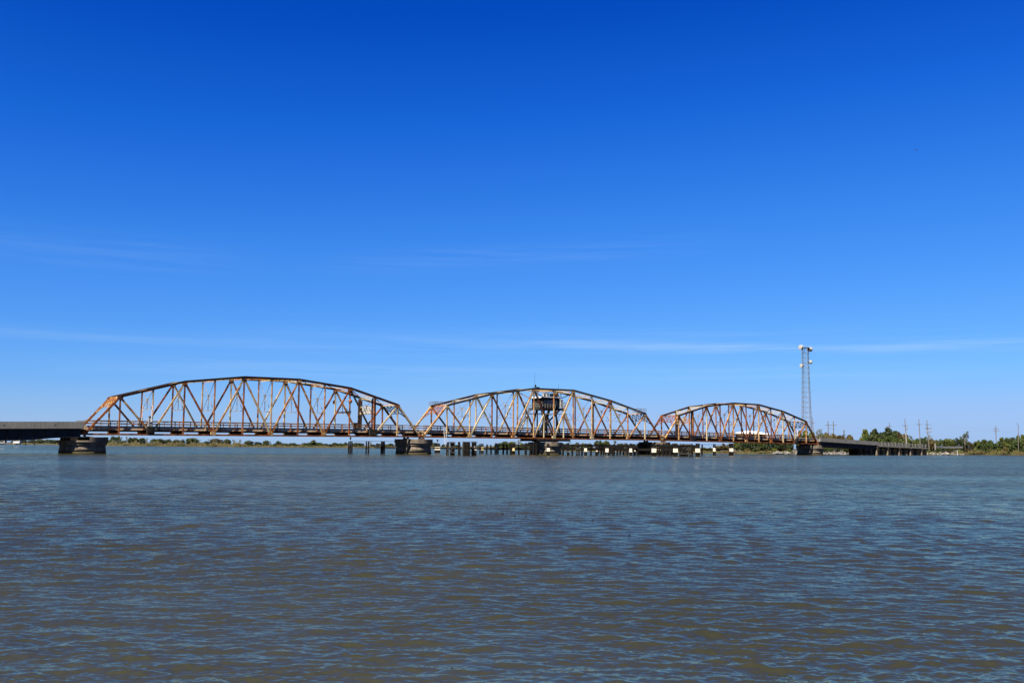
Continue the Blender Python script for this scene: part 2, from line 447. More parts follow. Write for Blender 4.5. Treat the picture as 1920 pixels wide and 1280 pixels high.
# ------------------------------------------------------------------ water
def build_water():
    Ys = [-90, -60, -40, -25, -15, -9, -5, -2, 0, 1.5, 2.8, 3.8, 4.6, 5.2, 5.8, 6.3]
    y = 6.7
    while y < 900:
        Ys.append(y)
        y += max(0.020, y * y / 2290.0 * 0.46) if y < 140 else y * y / 2290.0 * 0.46 * (140 / y)
    while y < 30000:
        Ys.append(y); y *= 1.35
    Ys = np.array(Ys)
    nc = 1300
    u = np.linspace(-1, 1, nc)
    half = 4.5 + 0.60 * np.maximum(Ys, 0.0)
    X = half[:, None] * u[None, :]
    ext = np.array([1.15, 1.4, 1.9, 2.8, 4.5, 8, 16, 45])
    Xr = half[:, None] * ext[None, :] + (ext[None, :] > 10) * 3000.0
    X = np.concatenate([-Xr[:, ::-1], X, Xr], axis=1)
    Y = np.repeat(Ys[:, None], X.shape[1], axis=1)
    dY = np.gradient(Ys)
    dX = (2 * half / nc)
    H = np.zeros_like(X)
    lost = np.zeros(len(Ys))                # slope variance the mesh cannot carry at this distance
    core = (np.arange(X.shape[1]) >= 8) & (np.arange(X.shape[1]) < 8 + nc)
    rng = np.random.default_rng(3)
    N = 96
    gust = 0.92 + 0.16 * np.sin(0.9 * X + 0.35 * Y + 1.0) * np.sin(0.23 * Y - 0.4 * X) + 0.20 * np.sin(0.16 * X + 0.55 * Y) * np.sin(0.31 * X - 0.12 * Y + 2.0) \
        + 0.16 * np.sin(0.045 * X - 0.19 * Y + 0.7)
    tot = 0.0
    dxs = np.zeros_like(X); dys = np.zeros_like(X)
    for i in range(N):
        lam = 0.055 * (1.05 / 0.055) ** (i / (N - 1)) * rng.uniform(0.93, 1.07)
        ang = math.radians(-97 + rng.normal(0, 30))
        k = 2 * math.pi / lam
        kx, ky = k * math.cos(ang), k * math.sin(ang)
        slope = 0.036 * (1.1 if 0.1 < lam < 0.45 else (1.05 if lam <= 0.1 else 0.85))
        amp = slope / k
        fade = np.clip((lam / np.maximum(dY * 1.0, dX * 1.0) - 2.0) / 2.0, 0, 1)
        lost += 0.5 * slope ** 2 * (1 - fade ** 2)
        tot += 0.5 * slope ** 2
        ph = kx * X + ky * Y + rng.uniform(0, 6.28)
        # slow modulation makes wave groups of finite crest length
        g = 0.72 + 0.42 * np.sin(0.31 * kx * Y * 0.6 - 0.27 * ky * X * 0.6 + rng.uniform(0, 6.28))
        f2 = (amp * fade)[:, None] * g * gust
        c = np.cos(ph)
        H += f2 * (c + 0.12 * np.cos(2 * ph))
        sn = np.sin(ph)
        dxs += -f2 * sn * math.cos(ang) * 0.55
        dys += -f2 * sn * math.sin(ang) * 0.55
    core2 = core[None, :].astype(float)
    X = X + dxs * core2; Y = Y + dys * core2; H = H * core2
    nr, ncol = X.shape
    co = np.stack([X, Y, H], axis=-1).reshape(-1, 3)
    me = bpy.data.meshes.new('water')
    nv = nr * ncol
    me.vertices.add(nv)
    me.vertices.foreach_set('co', co.astype(np.float32).ravel())
    i0 = (np.arange(nr - 1)[:, None] * ncol + np.arange(ncol - 1)[None, :]).ravel()
    quads = np.stack([i0, i0 + 1, i0 + 1 + ncol, i0 + ncol], axis=1)
    nq = len(quads)
    me.loops.add(nq * 4); me.polygons.add(nq)
    me.loops.foreach_set('vertex_index', quads.ravel().astype(np.int32))
    me.polygons.foreach_set('loop_start', np.arange(0, nq * 4, 4, dtype=np.int32))
    me.polygons.foreach_set('use_smooth', np.ones(nq, dtype=bool))
    at_ = me.attributes.new('lost_slope', 'FLOAT', 'POINT')
    rms = np.sqrt(lost)
    at_.data.foreach_set('value', np.repeat(rms[:, None], ncol, axis=1).astype(np.float32).ravel())
    me.update(calc_edges=True)
    o = bpy.data.objects.new('water', me)
    COL.objects.link(o)
    tag(o, 'brown rippled river water reflecting blue sky', None, None, 'structure')

    m, n, b = mat('river_water')
    me.materials.append(m)
    Ln = n.links.new
    geo = n.nodes.new('ShaderNodeNewGeometry')
    attr = n.nodes.new('ShaderNodeAttribute'); attr.attribute_name = 'lost_slope'
    def slope_noise(scale, stretch, detail, loc):
        mpp = n.nodes.new('ShaderNodeMapping')
        mpp.inputs['Scale'].default_value = (scale * stretch, scale, 1)
        mpp.inputs['Location'].default_value = loc
        mpp.inputs['Rotation'].default_value = (0, 0, math.radians(5))
        Ln(geo.outputs['Position'], mpp.inputs['Vector'])
        t = n.nodes.new('ShaderNodeTexNoise')
        t.noise_dimensions = '2D'
        t.inputs['Scale'].default_value = 1.0
        t.inputs['Detail'].default_value = detail
        t.inputs['Roughness'].default_value = 0.55
        Ln(mpp.outputs[0], t.inputs['Vector'])
        sb = n.nodes.new('ShaderNodeVectorMath'); sb.operation = 'SUBTRACT'
        sb.inputs[1].default_value = (0.5, 0.5, 0.5)
        Ln(t.outputs['Color'], sb.inputs[0])
        return sb
    # wind patches: long streaks of calmer and rougher water
    mpp = n.nodes.new('ShaderNodeMapping')
    mpp.inputs['Scale'].default_value = (0.012, 0.06, 1)
    Ln(geo.outputs['Position'], mpp.inputs['Vector'])
    patch = n.nodes.new('ShaderNodeTexNoise'); patch.noise_dimensions = '2D'
    patch.inputs['Detail'].default_value = 3.0
    patch.inputs['Scale'].default_value = 1.0
    Ln(mpp.outputs[0], patch.inputs['Vector'])
    pr = n.nodes.new('ShaderNodeMapRange')
    pr.inputs['From Min'].default_value = 0.32; pr.inputs['From Max'].default_value = 0.68
    pr.inputs['To Min'].default_value = 0.55; pr.inputs['To Max'].default_value = 1.4
    Ln(patch.outputs['Fac'], pr.inputs['Value'])
    rip = slope_noise(14.0, 0.6, 2.0, (0, 0, 0))
    med = slope_noise(1.2, 0.6, 5.0, (13, 5, 0))
    ripm = n.nodes.new('ShaderNodeMath'); ripm.operation = 'MULTIPLY'; ripm.inputs[1].default_value = 0.58
    Ln(pr.outputs[0], ripm.inputs[0])
    medm = n.nodes.new('ShaderNodeMath'); medm.operation = 'MULTIPLY'
    am = n.nodes.new('ShaderNodeMath'); am.operation = 'MULTIPLY'; am.inputs[1].default_value = 4.6
    Ln(attr.outputs['Fac'], am.inputs[0])
    Ln(am.outputs[0], medm.inputs[0]); Ln(pr.outputs[0], medm.inputs[1])
    s1 = n.nodes.new('ShaderNodeVectorMath'); s1.operation = 'SCALE'
    Ln(rip.outputs[0], s1.inputs[0]); Ln(ripm.outputs[0], s1.inputs['Scale'])
    s2 = n.nodes.new('ShaderNodeVectorMath'); s2.operation = 'SCALE'
    Ln(med.outputs[0], s2.inputs[0]); Ln(medm.outputs[0], s2.inputs['Scale'])
    sa = n.nodes.new('ShaderNodeVectorMath'); sa.operation = 'ADD'
    Ln(s1.outputs[0], sa.inputs[0]); Ln(s2.outputs[0], sa.inputs[1])
    # far off only the wave faces leaning towards the near shore are exposed, so the unresolved slopes are folded that way
    sxyz = n.nodes.new('ShaderNodeSeparateXYZ'); Ln(sa.outputs[0], sxyz.inputs[0])
    ab = n.nodes.new('ShaderNodeMath'); ab.operation = 'ABSOLUTE'; Ln(sxyz.outputs['Y'], ab.inputs[0])
    ng = n.nodes.new('ShaderNodeMath'); ng.operation = 'MULTIPLY'; ng.inputs[1].default_value = -1.0; Ln(ab.outputs[0], ng.inputs[0])
    ff = n.nodes.new('ShaderNodeMapRange'); ff.inputs['From Min'].default_value = 0.03; ff.inputs['From Max'].default_value = 0.15
    Ln(attr.outputs['Fac'], ff.inputs['Value'])
    my = n.nodes.new('ShaderNodeMix'); my.data_type = 'FLOAT'
    Ln(ff.outputs[0], my.inputs['Factor']); Ln(sxyz.outputs['Y'], my.inputs['A']); Ln(ng.outputs[0], my.inputs['B'])
    cxyz = n.nodes.new('ShaderNodeCombineXYZ'); Ln(sxyz.outputs['X'], cxyz.inputs['X']); Ln(my.outputs['Result'], cxyz.inputs['Y'])
    fl = n.nodes.new('ShaderNodeVectorMath'); fl.operation = 'MULTIPLY'
    fl.inputs[1].default_value = (0.7, 1.0, 0.0)
    Ln(cxyz.outputs[0], fl.inputs[0])
    nn = n.nodes.new('ShaderNodeVectorMath'); nn.operation = 'ADD'
    Ln(geo.outputs['Normal'], nn.inputs[0]); Ln(fl.outputs[0], nn.inputs[1])
    no = n.nodes.new('ShaderNodeVectorMath'); no.operation = 'NORMALIZE'
    Ln(nn.outputs[0], no.inputs[0])
    Ln(no.outputs[0], b.inputs['Normal'])
    silt = n.nodes.new('ShaderNodeTexNoise'); silt.noise_dimensions = '2D'
    silt.inputs['Scale'].default_value = 0.06; silt.inputs['Detail'].default_value = 3
    Ln(geo.outputs['Position'], silt.inputs['Vector'])
    sr = ramp(n, [(0.35, (0.0126, 0.0118, 0.0032)), (0.65, (0.0160, 0.0149, 0.0042))])
    Ln(silt.outputs['Fac'], sr.inputs['Fac'])
    Ln(sr.outputs[0], b.inputs['Base Color'])
    b.inputs['Roughness'].default_value = 1.0
    b.inputs['Specular IOR Level'].default_value = 0.0
    gl = n.nodes.new('ShaderNodeBsdfGlossy'); gl.inputs['Roughness'].default_value = 0.025; gl.inputs['Color'].default_value = (1.0, 0.93, 0.68, 1)   # warm tint put into the reflection, takes blue out of the mirrored sky
    Ln(no.outputs[0], gl.inputs['Normal'])
    fr = n.nodes.new('ShaderNodeFresnel'); fr.inputs['IOR'].default_value = 2.05
    Ln(no.outputs[0], fr.inputs['Normal'])
    sc_ = n.nodes.new('ShaderNodeMapRange'); sc_.inputs['To Min'].default_value = 1.0; sc_.inputs['To Max'].default_value = 0.78
    Ln(ff.outputs[0], sc_.inputs['Value'])          # unresolved wave slopes lower the mean reflectance far out
    fm = n.nodes.new('ShaderNodeMath'); fm.operation = 'MULTIPLY'
    Ln(fr.outputs[0], fm.inputs[0]); Ln(sc_.outputs[0], fm.inputs[1])
    ms_ = n.nodes.new('ShaderNodeMixShader')
    Ln(fm.outputs[0], ms_.inputs[0]); Ln(b.outputs[0], ms_.inputs[1]); Ln(gl.outputs[0], ms_.inputs[2])
    Ln(ms_.outputs[0], n.nodes['Material Output'].inputs['Surface'])
build_water()

# ------------------------------------------------------------------ land
SHORE = [(-260, 1060), (-60, 1040), (80, 1010), (150, 860), (230, 775), (420, 765), (640, 745), (760, 765), (850, 770),
         (905, 690), (985, 625), (1060, 520), (1130, 470), (1240, 430), (1330, 412), (1450, 405), (1530, 415), (1640, 440),
         (1720, 446), (1760, 450), (1800, 466), (1850, 482), (1920, 492), (2060, 500), (2300, 520)]
def shore_at(px):
    for (a, ya), (b, yb) in zip(SHORE, SHORE[1:]):
        if a <= px <= b: return ya + (yb - ya) * (px - a) / (b - a)
    return SHORE[-1][1]
def px2x(px, Y):
    return at(px, 838, Y).x

def build_land():
    pxs = np.arange(-260, 2301, 8.0)
    offs = [-3.0, -0.6, 0.0, 0.6, 1.6, 4, 9, 20, 45, 110, 300, 900, 3000, 9000]
    hts = [-0.9, -0.15, 0.04, 0.20, 0.34, 0.5, 0.7, 0.9, 1.0, 1.1, 1.1, 1.1, 1.1, 1.1]
    mb = MB()
    rows = []
    for j, (of, h) in enumerate(zip(offs, hts)):
        r = []
        for i, px in enumerate(pxs):
            Y0 = shore_at(px) + 2.2 * math.sin(px * 0.11) + 1.5 * math.sin(px * 0.043 + 1)
            Y = Y0 + of
            jit = 0.25 * math.sin(px * 0.37 + j) * min(1.0, max(0, of) / 10)
            r.append((px2x(px, Y0) * (Y / Y0), Y, h + jit))
        rows.append(r)
    vs = [p for r in rows for p in r]
    n = len(pxs)
    fs = [(j * n + i, j * n + i + 1, (j + 1) * n + i + 1, (j + 1) * n + i) for j in range(len(offs) - 1) for i in range(n - 1)]
    mb.add(vs, fs)
    o = mb.build('river_bank', M['mud'], smooth=True)
    tag(o, 'low marshy river bank behind the bridge', None, None, 'structure')
build_land()

# ------------------------------------------------------------------ truss spans
def chord_profile(u1, u3, u5, u7, u9, u11):
    h = {1: u1, 3: u3, 5: u5, 7: u7, 9: u9, 11: u11, 0: 0.0, 12: 0.0}
    for k in (2, 4, 6, 8, 10): h[k] = (h[k - 1] + h[k + 1]) / 2
    return [h[k] for k in range(13)]
LEFT_H = chord_profile(8.3, 12.15, 13.8, 13.8, 12.2, 8.25)
RIGHT_H = chord_profile(8.15, 11.7, 13.35, 13.35, 11.45, 8.15)
SWING_H = chord_profile(8.6, 12.3, 14.45, 14.55, 11.95, 8.3)
SWAY_Z = 5.75

def truss_span(name, label, cat, t0, p, zl, zr, H, ms, mr, msway, mchord, swing=False, far_dark=False, group=None):
    root = thing(name, label, cat, bpt(t0, 0, 0), BTH, group)
    def q(i, w, z):
        return Vector((i * p, w, zl + (zr - zl) * i / 12.0 + z))
    mixm = [ms, ms, mr, ms, M['steel_pale'] if swing else ms, mr]
    for w in (0.0, TW):
        # chords
        mb = MB(); cv = MB()
        for a, b in ((1, 3), (3, 5), (5, 7), (7, 9), (9, 11)):
            A, B = q(a, w, H[a] - 0.02), q(b, w, H[b] - 0.02)
            d = (B - A).normalized()
            mb.hbar(A - d * 0.02, B + d * 0.02, 0.46, 0.44, th=0.06)
            up = d.cross(Vector((0, 1, 0)));  up = -up if up.z < 0 else up
            cv.bar(A + up * 0.265 - d * 0.06, B + up * 0.265 + d * 0.06, 0.66, 0.075)
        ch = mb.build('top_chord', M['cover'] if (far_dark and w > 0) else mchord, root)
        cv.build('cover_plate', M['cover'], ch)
        mb = MB()
        mb.hbar(q(0, w, 0), q(12, w, 0), 0.42, 0.36, th=0.06)
        mb.build('bottom_chord', ms, root)
        # gussets at panel points
        for i in range(0, 13):
            g = MB()
            if i % 2 == 0:
                sz = 0.60
                g.box(i * p - sz, i * p + sz, w - 0.252, w + 0.252, q(i, w, -0.10).z, q(i, w, 0.66 if 0 < i < 12 else 0.42).z)
                g.box(i * p - sz * 0.55, i * p + sz * 0.55, w - 0.25, w + 0.25, q(i, w, 0.60 if 0 < i < 12 else 0.36).z, q(i, w, 0.95 if 0 < i < 12 else 0.7).z)
            else:
                c = q(i, w, H[i])
                g.box(c.x - 0.55, c.x + 0.55, w - 0.254, w + 0.254, c.z - 0.72, c.z + 0.12)
            g.build('gusset', M['steel_rust'] if not swing else ms, root)
        # end posts
        for a, b in ((0, 1), (12, 11)):
            mb = MB(); mb.hbar(q(a, w, 0), q(b, w, H[b]), 0.46, 0.46, th=0.06)
            mb.build('end_post', mr if a == 0 else ms, root)
        # diagonals
        for j, i in enumerate(range(1, 11)):
            A, B = (q(i, w, H[i] - 0.2), q(i + 1, w, 0.15)) if i % 2 == 1 else (q(i, w, 0.15), q(i + 1, w, H[i + 1] - 0.2))
            mb = MB()
            if swing and i in (5, 6):
                mb.hbar(A, B, 0.36, 0.44)
            else:
                mb.hbar(A, B, 0.36, 0.38)
            mb.build('diagonal', random.choice(mixm), root)
        # verticals
        for i in range(1, 12):
            mb = MB(); mb.hbar(q(i, w, 0.15), q(i, w, H[i] - 0.2), 0.34, 0.30 if i % 2 else 0.27)
            mb.build('vertical', random.choice([ms, ms, M['steel_pale'], mr]), root)
        if swing:                                   # sub-struts either side of the pivot tower
            for sg in (-1, 1):
                m_ = 6 + sg * 0.5
                apex = q(m_, w, 7.05)
                mb = MB(); mb.hbar(apex, q(6 + sg, w, 0.2), 0.34, 0.34); mb.build('sub_diagonal', M['steel_pale'], root)
                mb = MB(); mb.hbar(q(m_, w, 0.15), apex, 0.32, 0.28); mb.build('sub_vertical', M['steel_pale'], root)
    # transverse bracing
    X = (1, 0, 0)
    for i in range(2, 11):
        if swing and i in (6,): continue
        mb = MB(); h = H[i] - 0.15
        a0, a1 = 0.2, TW - 0.2
        mb.bar(q(i, a0, SWAY_Z), q(i, a1, SWAY_Z), 0.09, 0.12, X)
        zc = (h + SWAY_Z) / 2
        mb.bar(q(i, a0, h), q(i, a1, SWAY_Z), 0.08, 0.10, X, off=0.06)
        mb.bar(q(i, a1, h), q(i, a0, SWAY_Z), 0.08, 0.10, X, off=-0.06)
        mb.bar(q(i, TW / 2, zc), q(i, TW / 2, SWAY_Z), 0.12, 0.14, X, off=0.001)
        if h - SWAY_Z > 4:
            mb.bar(q(i, a0, zc), q(i, a1, zc), 0.07, 0.09, X)
        mb.box(i * p - 0.10, i * p + 0.10, TW / 2 - 0.3, TW / 2 + 0.3, q(i, 0, zc - 0.25).z, q(i, 0, zc + 0.25).z)
        mb.build('sway_frame', msway, root)
    for i in (1, 11):                                # portals with a lattice web
        mb = MB(); h = H[i]
        zb_ = h - 2.15
        e_ = 0 if i == 1 else 12
        def pp(w, z):                               # in the plane of the end posts
            f = z / H[i]
            return q(e_, w, 0) + (q(i, w, H[i]) - q(e_, w, 0)) * f
        mb.bar(pp(0.2, h), pp(TW - 0.2, h), 0.3, 0.26, X)
        mb.bar(pp(0.2, zb_), pp(TW - 0.2, zb_), 0.22, 0.2, X)
        nseg = 4
        for k in range(nseg):
            wa, wb = 0.3 + (TW - 0.6) * k / nseg, 0.3 + (TW - 0.6) * (k + 1) / nseg
            mb.bar(pp(wa, zb_), pp(wb, h), 0.12, 0.16, X, off=0.03)
            mb.bar(pp(wb, zb_), pp(wa, h), 0.12, 0.16, X, off=-0.04)
            mb.bar(pp(wb, zb_), pp(wb, h), 0.12, 0.14, X, off=0.002)
        for w_, sg in ((0.2, 1), (TW - 0.2, -1)):
            mb.bar(pp(w_, zb_ - 1.3), pp(w_ + sg * 1.5, zb_), 0.14, 0.18, X)
        mb.build('portal_frame', ms, root)
    # top laterals and struts, laced
    for i in range(1, 11):
        mb = MB()
        za, zb2 = H[i] - 0.05, H[i + 1] - 0.05
        mb.bar(q(i, 0.25, za), q(i + 1, TW - 0.25, zb2), 0.16, 0.14, (0, 0, 1), off=0.05)
        mb.bar(q(i, TW - 0.25, za), q(i + 1, 0.25, zb2), 0.16, 0.14, (0, 0, 1), off=-0.12)
        mb.build('top_lateral', M['steel_pale'], root)
    for i in range(2, 11):
        mb = MB(); z = H[i]
        mb.bar(q(i, 0.25, z + 0.1), q(i, TW - 0.25, z + 0.1), 0.16, 0.10, X)
        mb.bar(q(i, 0.25, z - 0.45), q(i, TW - 0.25, z - 0.45), 0.16, 0.10, X)
        for k in range(8):
            wa = 0.3 + (TW - 0.6) * k / 8; wb = 0.3 + (TW - 0.6) * (k + 1) / 8
            s_, e2 = (z + 0.08, z - 0.43) if k % 2 else (z - 0.43, z + 0.08)
            mb.bar(q(i, wa, s_), q(i, wb, e2), 0.05, 0.07, X)
        mb.build('top_strut', M['steel_pale'], root)
    # floor system
    for i in range(0, 13):
        mb = MB()
        c = q(i, 0, 0)
        zt, zb3 = c.z + 0.93, c.z + 0.16
        mb.box(c.x - 0.03, c.x + 0.03, 0.28, TW - 0.28, zb3, zt)
        mb.box(c.x - 0.2, c.x + 0.2, 0.28, TW - 0.28, zt - 0.004, zt + 0.05)
        mb.box(c.x - 0.2, c.x + 0.2, 0.28, TW - 0.28, zb3 - 0.05, zb3 + 0.004)
        for k in range(7):
            y = 0.8 + (TW - 1.6) * k / 6
            mb.box(c.x - 0.15, c.x + 0.15, y - 0.012, y + 0.012, zb3 + 0.01, zt - 0.01)
        mb.build('floor_beam', M['under'], root)
    for k in range(6):
        w = 0.9 + (TW - 1.8) * k / 5
        mb = MB(); mb.bar(q(0, w, 0.79), q(12, w, 0.79), 0.16, 0.34)
        mb.build('stringer', M['under'], root)
    mb = MB(); mb.bar(q(0, TW / 2, 1.09), q(12, TW / 2, 1.09), TW - 1.5, 0.20); mb.build('deck_slab', M['under'], root)
    mb = MB(); mb.bar(q(0, TW / 2, 1.20), q(12, TW / 2, 1.20), TW - 1.7, 0.012); mb.build('roadway', M['asphalt'], root)
    for sg, w in ((1, 0.62), (-1, TW - 0.62)):
        mb = MB()
        mb.bar(q(0, w, 1.44), q(12, w, 1.44), 0.22, 0.80)
        mb.bar(q(0, w - sg * 0.14, 1.02), q(12, w - sg * 0.14, 1.02), 0.10, 0.16)
        mb.build('curb_beam', M['fascia'], root)
        hr = MB()
        wr = w - sg * 0.26
        for z in (2.36, 2.94):
            hr.bar(q(0, wr, z), q(12, wr, z), 0.09, 0.17)
        rail = hr.build('handrail', ms if not far_dark else mr, root)
        first = None
        for i in range(24):
            c = q((i + 0.5) / 2.0, wr, 0)
            if first is None:
                ps = MB()
                ps.box(-0.08, 0.08, -0.08, 0.08, 0.95, 3.02)
                ps.box(-0.14, 0.14, -0.11, 0.11, 0.94, 1.2)
                first = o_ = ps.build('rail_post', mr, rail)
            else:
                o_ = first.copy(); COL.objects.link(o_); o_.parent = rail
            o_.location = (c.x, wr - sg * 0.04, c.z)
    # bearings and conduit boxes under the deck
    for i in (0, 12):
        for w in (0, TW):
            c = q(i, w, 0)
            mb = MB()
            mb.add([(c.x - 0.35, w - 0.3, c.z - 0.6), (c.x + 0.35, w - 0.3, c.z - 0.6), (c.x + 0.35, w + 0.3, c.z - 0.6), (c.x - 0.35, w + 0.3, c.z - 0.6),
                    (c.x - 0.14, w - 0.26, c.z - 0.17), (c.x + 0.14, w - 0.26, c.z - 0.17), (c.x + 0.14, w + 0.26, c.z - 0.17), (c.x - 0.14, w + 0.26, c.z - 0.17)],
                   [(0, 3, 2, 1), (4, 5, 6, 7), (0, 1, 5, 4), (1, 2, 6, 5), (2, 3, 7, 6), (3, 0, 4, 7)])
            mb.build('bearing_shoe', M['steel_rust'], root)
    return root, q

left_span, ql = truss_span('truss_span', 'longest looking camelback steel truss span nearest the left approach, rust and cream paint', 'bridge',
                           T0, P1, ZB[0], ZB[1], LEFT_H, M['steel_left'], M['steel_rust'], M['brace'], M['steel_chord'],
                           far_dark=True, group='steel truss spans of the bridge')
swing_span, qs = truss_span('swing_span', 'middle swing truss span carrying the operator cabin above its round pivot pier', 'bridge',
                            T2, P2, ZB[1], ZB[2], SWING_H, M['steel_mid'], M['steel_rust'], M['brace'], M['steel_chord'],
                            swing=True, group='steel truss spans of the bridge')
right_span, qr = truss_span('truss_span', 'rustiest steel truss span, in front of the white roof, beside the right shore', 'bridge',
                            T4, P3, ZB[2], ZB[3], RIGHT_H, M['steel_right'], M['steel_rust'], M['brace'], M['steel_rust'],
                            group='steel truss spans of the bridge')

# guide frames for the traffic barrier on both fixed spans
def gate_frame(root, q, i, H):
    for w in (0.0, TW):
        sg = 1 if w == 0 else -1
        mb = MB()
        for dx, wd in ((-0.36, 0.34), (0.36, 0.62)):
            a, b = q(i, w + sg * 0.32, 1.55), q(i, w + sg * 0.32, H - 0.5)
            mb.bar(a + Vector((dx, 0, 0)), b + Vector((dx, 0, 0)), 0.25, wd, (0, 1, 0))
        for k in range(9):
            z = 2.0 + k * (H - 3.0) / 8
            c = q(i, w + sg * 0.32, z)
            mb.box(c.x - 0.3, c.x + 0.2, c.y - 0.05, c.y + 0.05, c.z - 0.05, c.z + 0.05)
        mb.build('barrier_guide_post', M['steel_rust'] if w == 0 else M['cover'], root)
        c = q(i, w + sg * 0.2, 0)
        mb = MB()
        mb.box(c.x - 1.15, c.x + 1.15, c.y - 0.42, c.y + 0.42, c.z + 0.32, c.z + 1.62)
        mb.box(c.x - 0.8, c.x + 0.9, c.y - 0.5, c.y + 0.5, c.z + 0.22, c.z + 0.9)
        mb.box(c.x - 0.5, c.x + 0.4, c.y - 0.36, c.y + 0.36, c.z + 1.61, c.z + 1.85)
        mb.build('barrier_machinery', M['darkmetal'], root)
    mb = MB(); X = (1, 0, 0)
    za, zb_ = H - 2.6, H - 4.25
    mb.bar(q(i, 0.5, za), q(i, TW - 0.5, za), 0.3, 0.16, X); mb.bar(q(i, 0.5, zb_), q(i, TW - 0.5, zb_), 0.3, 0.16, X)
    for k in range(5):
        a = 0.6 + (TW - 1.2) * k / 5; b = 0.6 + (TW - 1.2) * (k + 1) / 5
        mb.bar(q(i, a, za), q(i, b, zb_), 0.1, 0.14, X, off=0.12); mb.bar(q(i, a, zb_), q(i, b, za), 0.1, 0.14, X, off=-0.12)
        mb.bar(q(i, b, zb_), q(i, b, za), 0.12, 0.12, X)
    mb.build('barrier_beam', M['steel_pale'], root)
gate_frame(left_span, ql, 10, LEFT_H[10])
gate_frame(right_span, qr, 2, RIGHT_H[2])

# signal gantry on the ninth panel of the left span
mb = MB(); X = (1, 0, 0)
mb.bar(ql(9, 0.1, 6.1), ql(9, TW - 0.1, 6.1), 0.26, 0.34, X); mb.bar(ql(9, -0.5, 6.1), ql(9, 1.6, 6.1), 0.3, 0.5, X)
mb.build('signal_beam', M['darkmetal'], left_span)
for w in (-0.25, TW + 0.45):
    c = ql(9, w, 8.9)
    mb = MB(); mb.lathe([(0.12, -0.55), (0.46, -0.32), (0.50, 0.1), (0.28, 0.42), (0.05, 0.5)], c, 12)
    mb.bar(c, c + Vector((0, 0.55 if w < 0 else -0.55, 0)), 0.08, 0.08)
    mb.build('warning_bell', M['steel_rust'], left_span)

# ------------------------------------------------------------------ swing span details
def rail_cage(root, q, i0, i1, w0, w1, z, name='service_platform'):
    mb = MB()
    a, b = q(i0, 0, 0).x, q(i1, 0, 0).x
    zz = q(i0, 0, z).z
    mb.box(a, b, w0, w1, zz - 0.08, zz)
    p_ = MB()
    n = 6
    for k in range(n + 1):
        x = a + (b - a) * k / n
        for w in (w0, w1):
            p_.box(x - 0.04, x + 0.04, w - 0.04, w + 0.04, zz, zz + 1.15)
    for z_ in (0.6, 1.12):
        for w in (w0, w1):
            p_.bar((a, w, zz + z_), (b, w, zz + z_), 0.06, 0.07)
        for x in (a, b):
            p_.bar((x, w0, zz + z_), (x, w1, zz + z_), 0.06, 0.07, (1, 0, 0))
    pl = mb.build(name, M['darkmetal'], root)
    p_.build('guard_rail', M['galv'], pl)
rail_cage(swing_span, qs, 0.93, 1.36, TW - 1.9, TW + 0.5, 8.75)
rail_cage(swing_span, qs, 10.5, 11.02, -0.4, 1.6, 8.75)

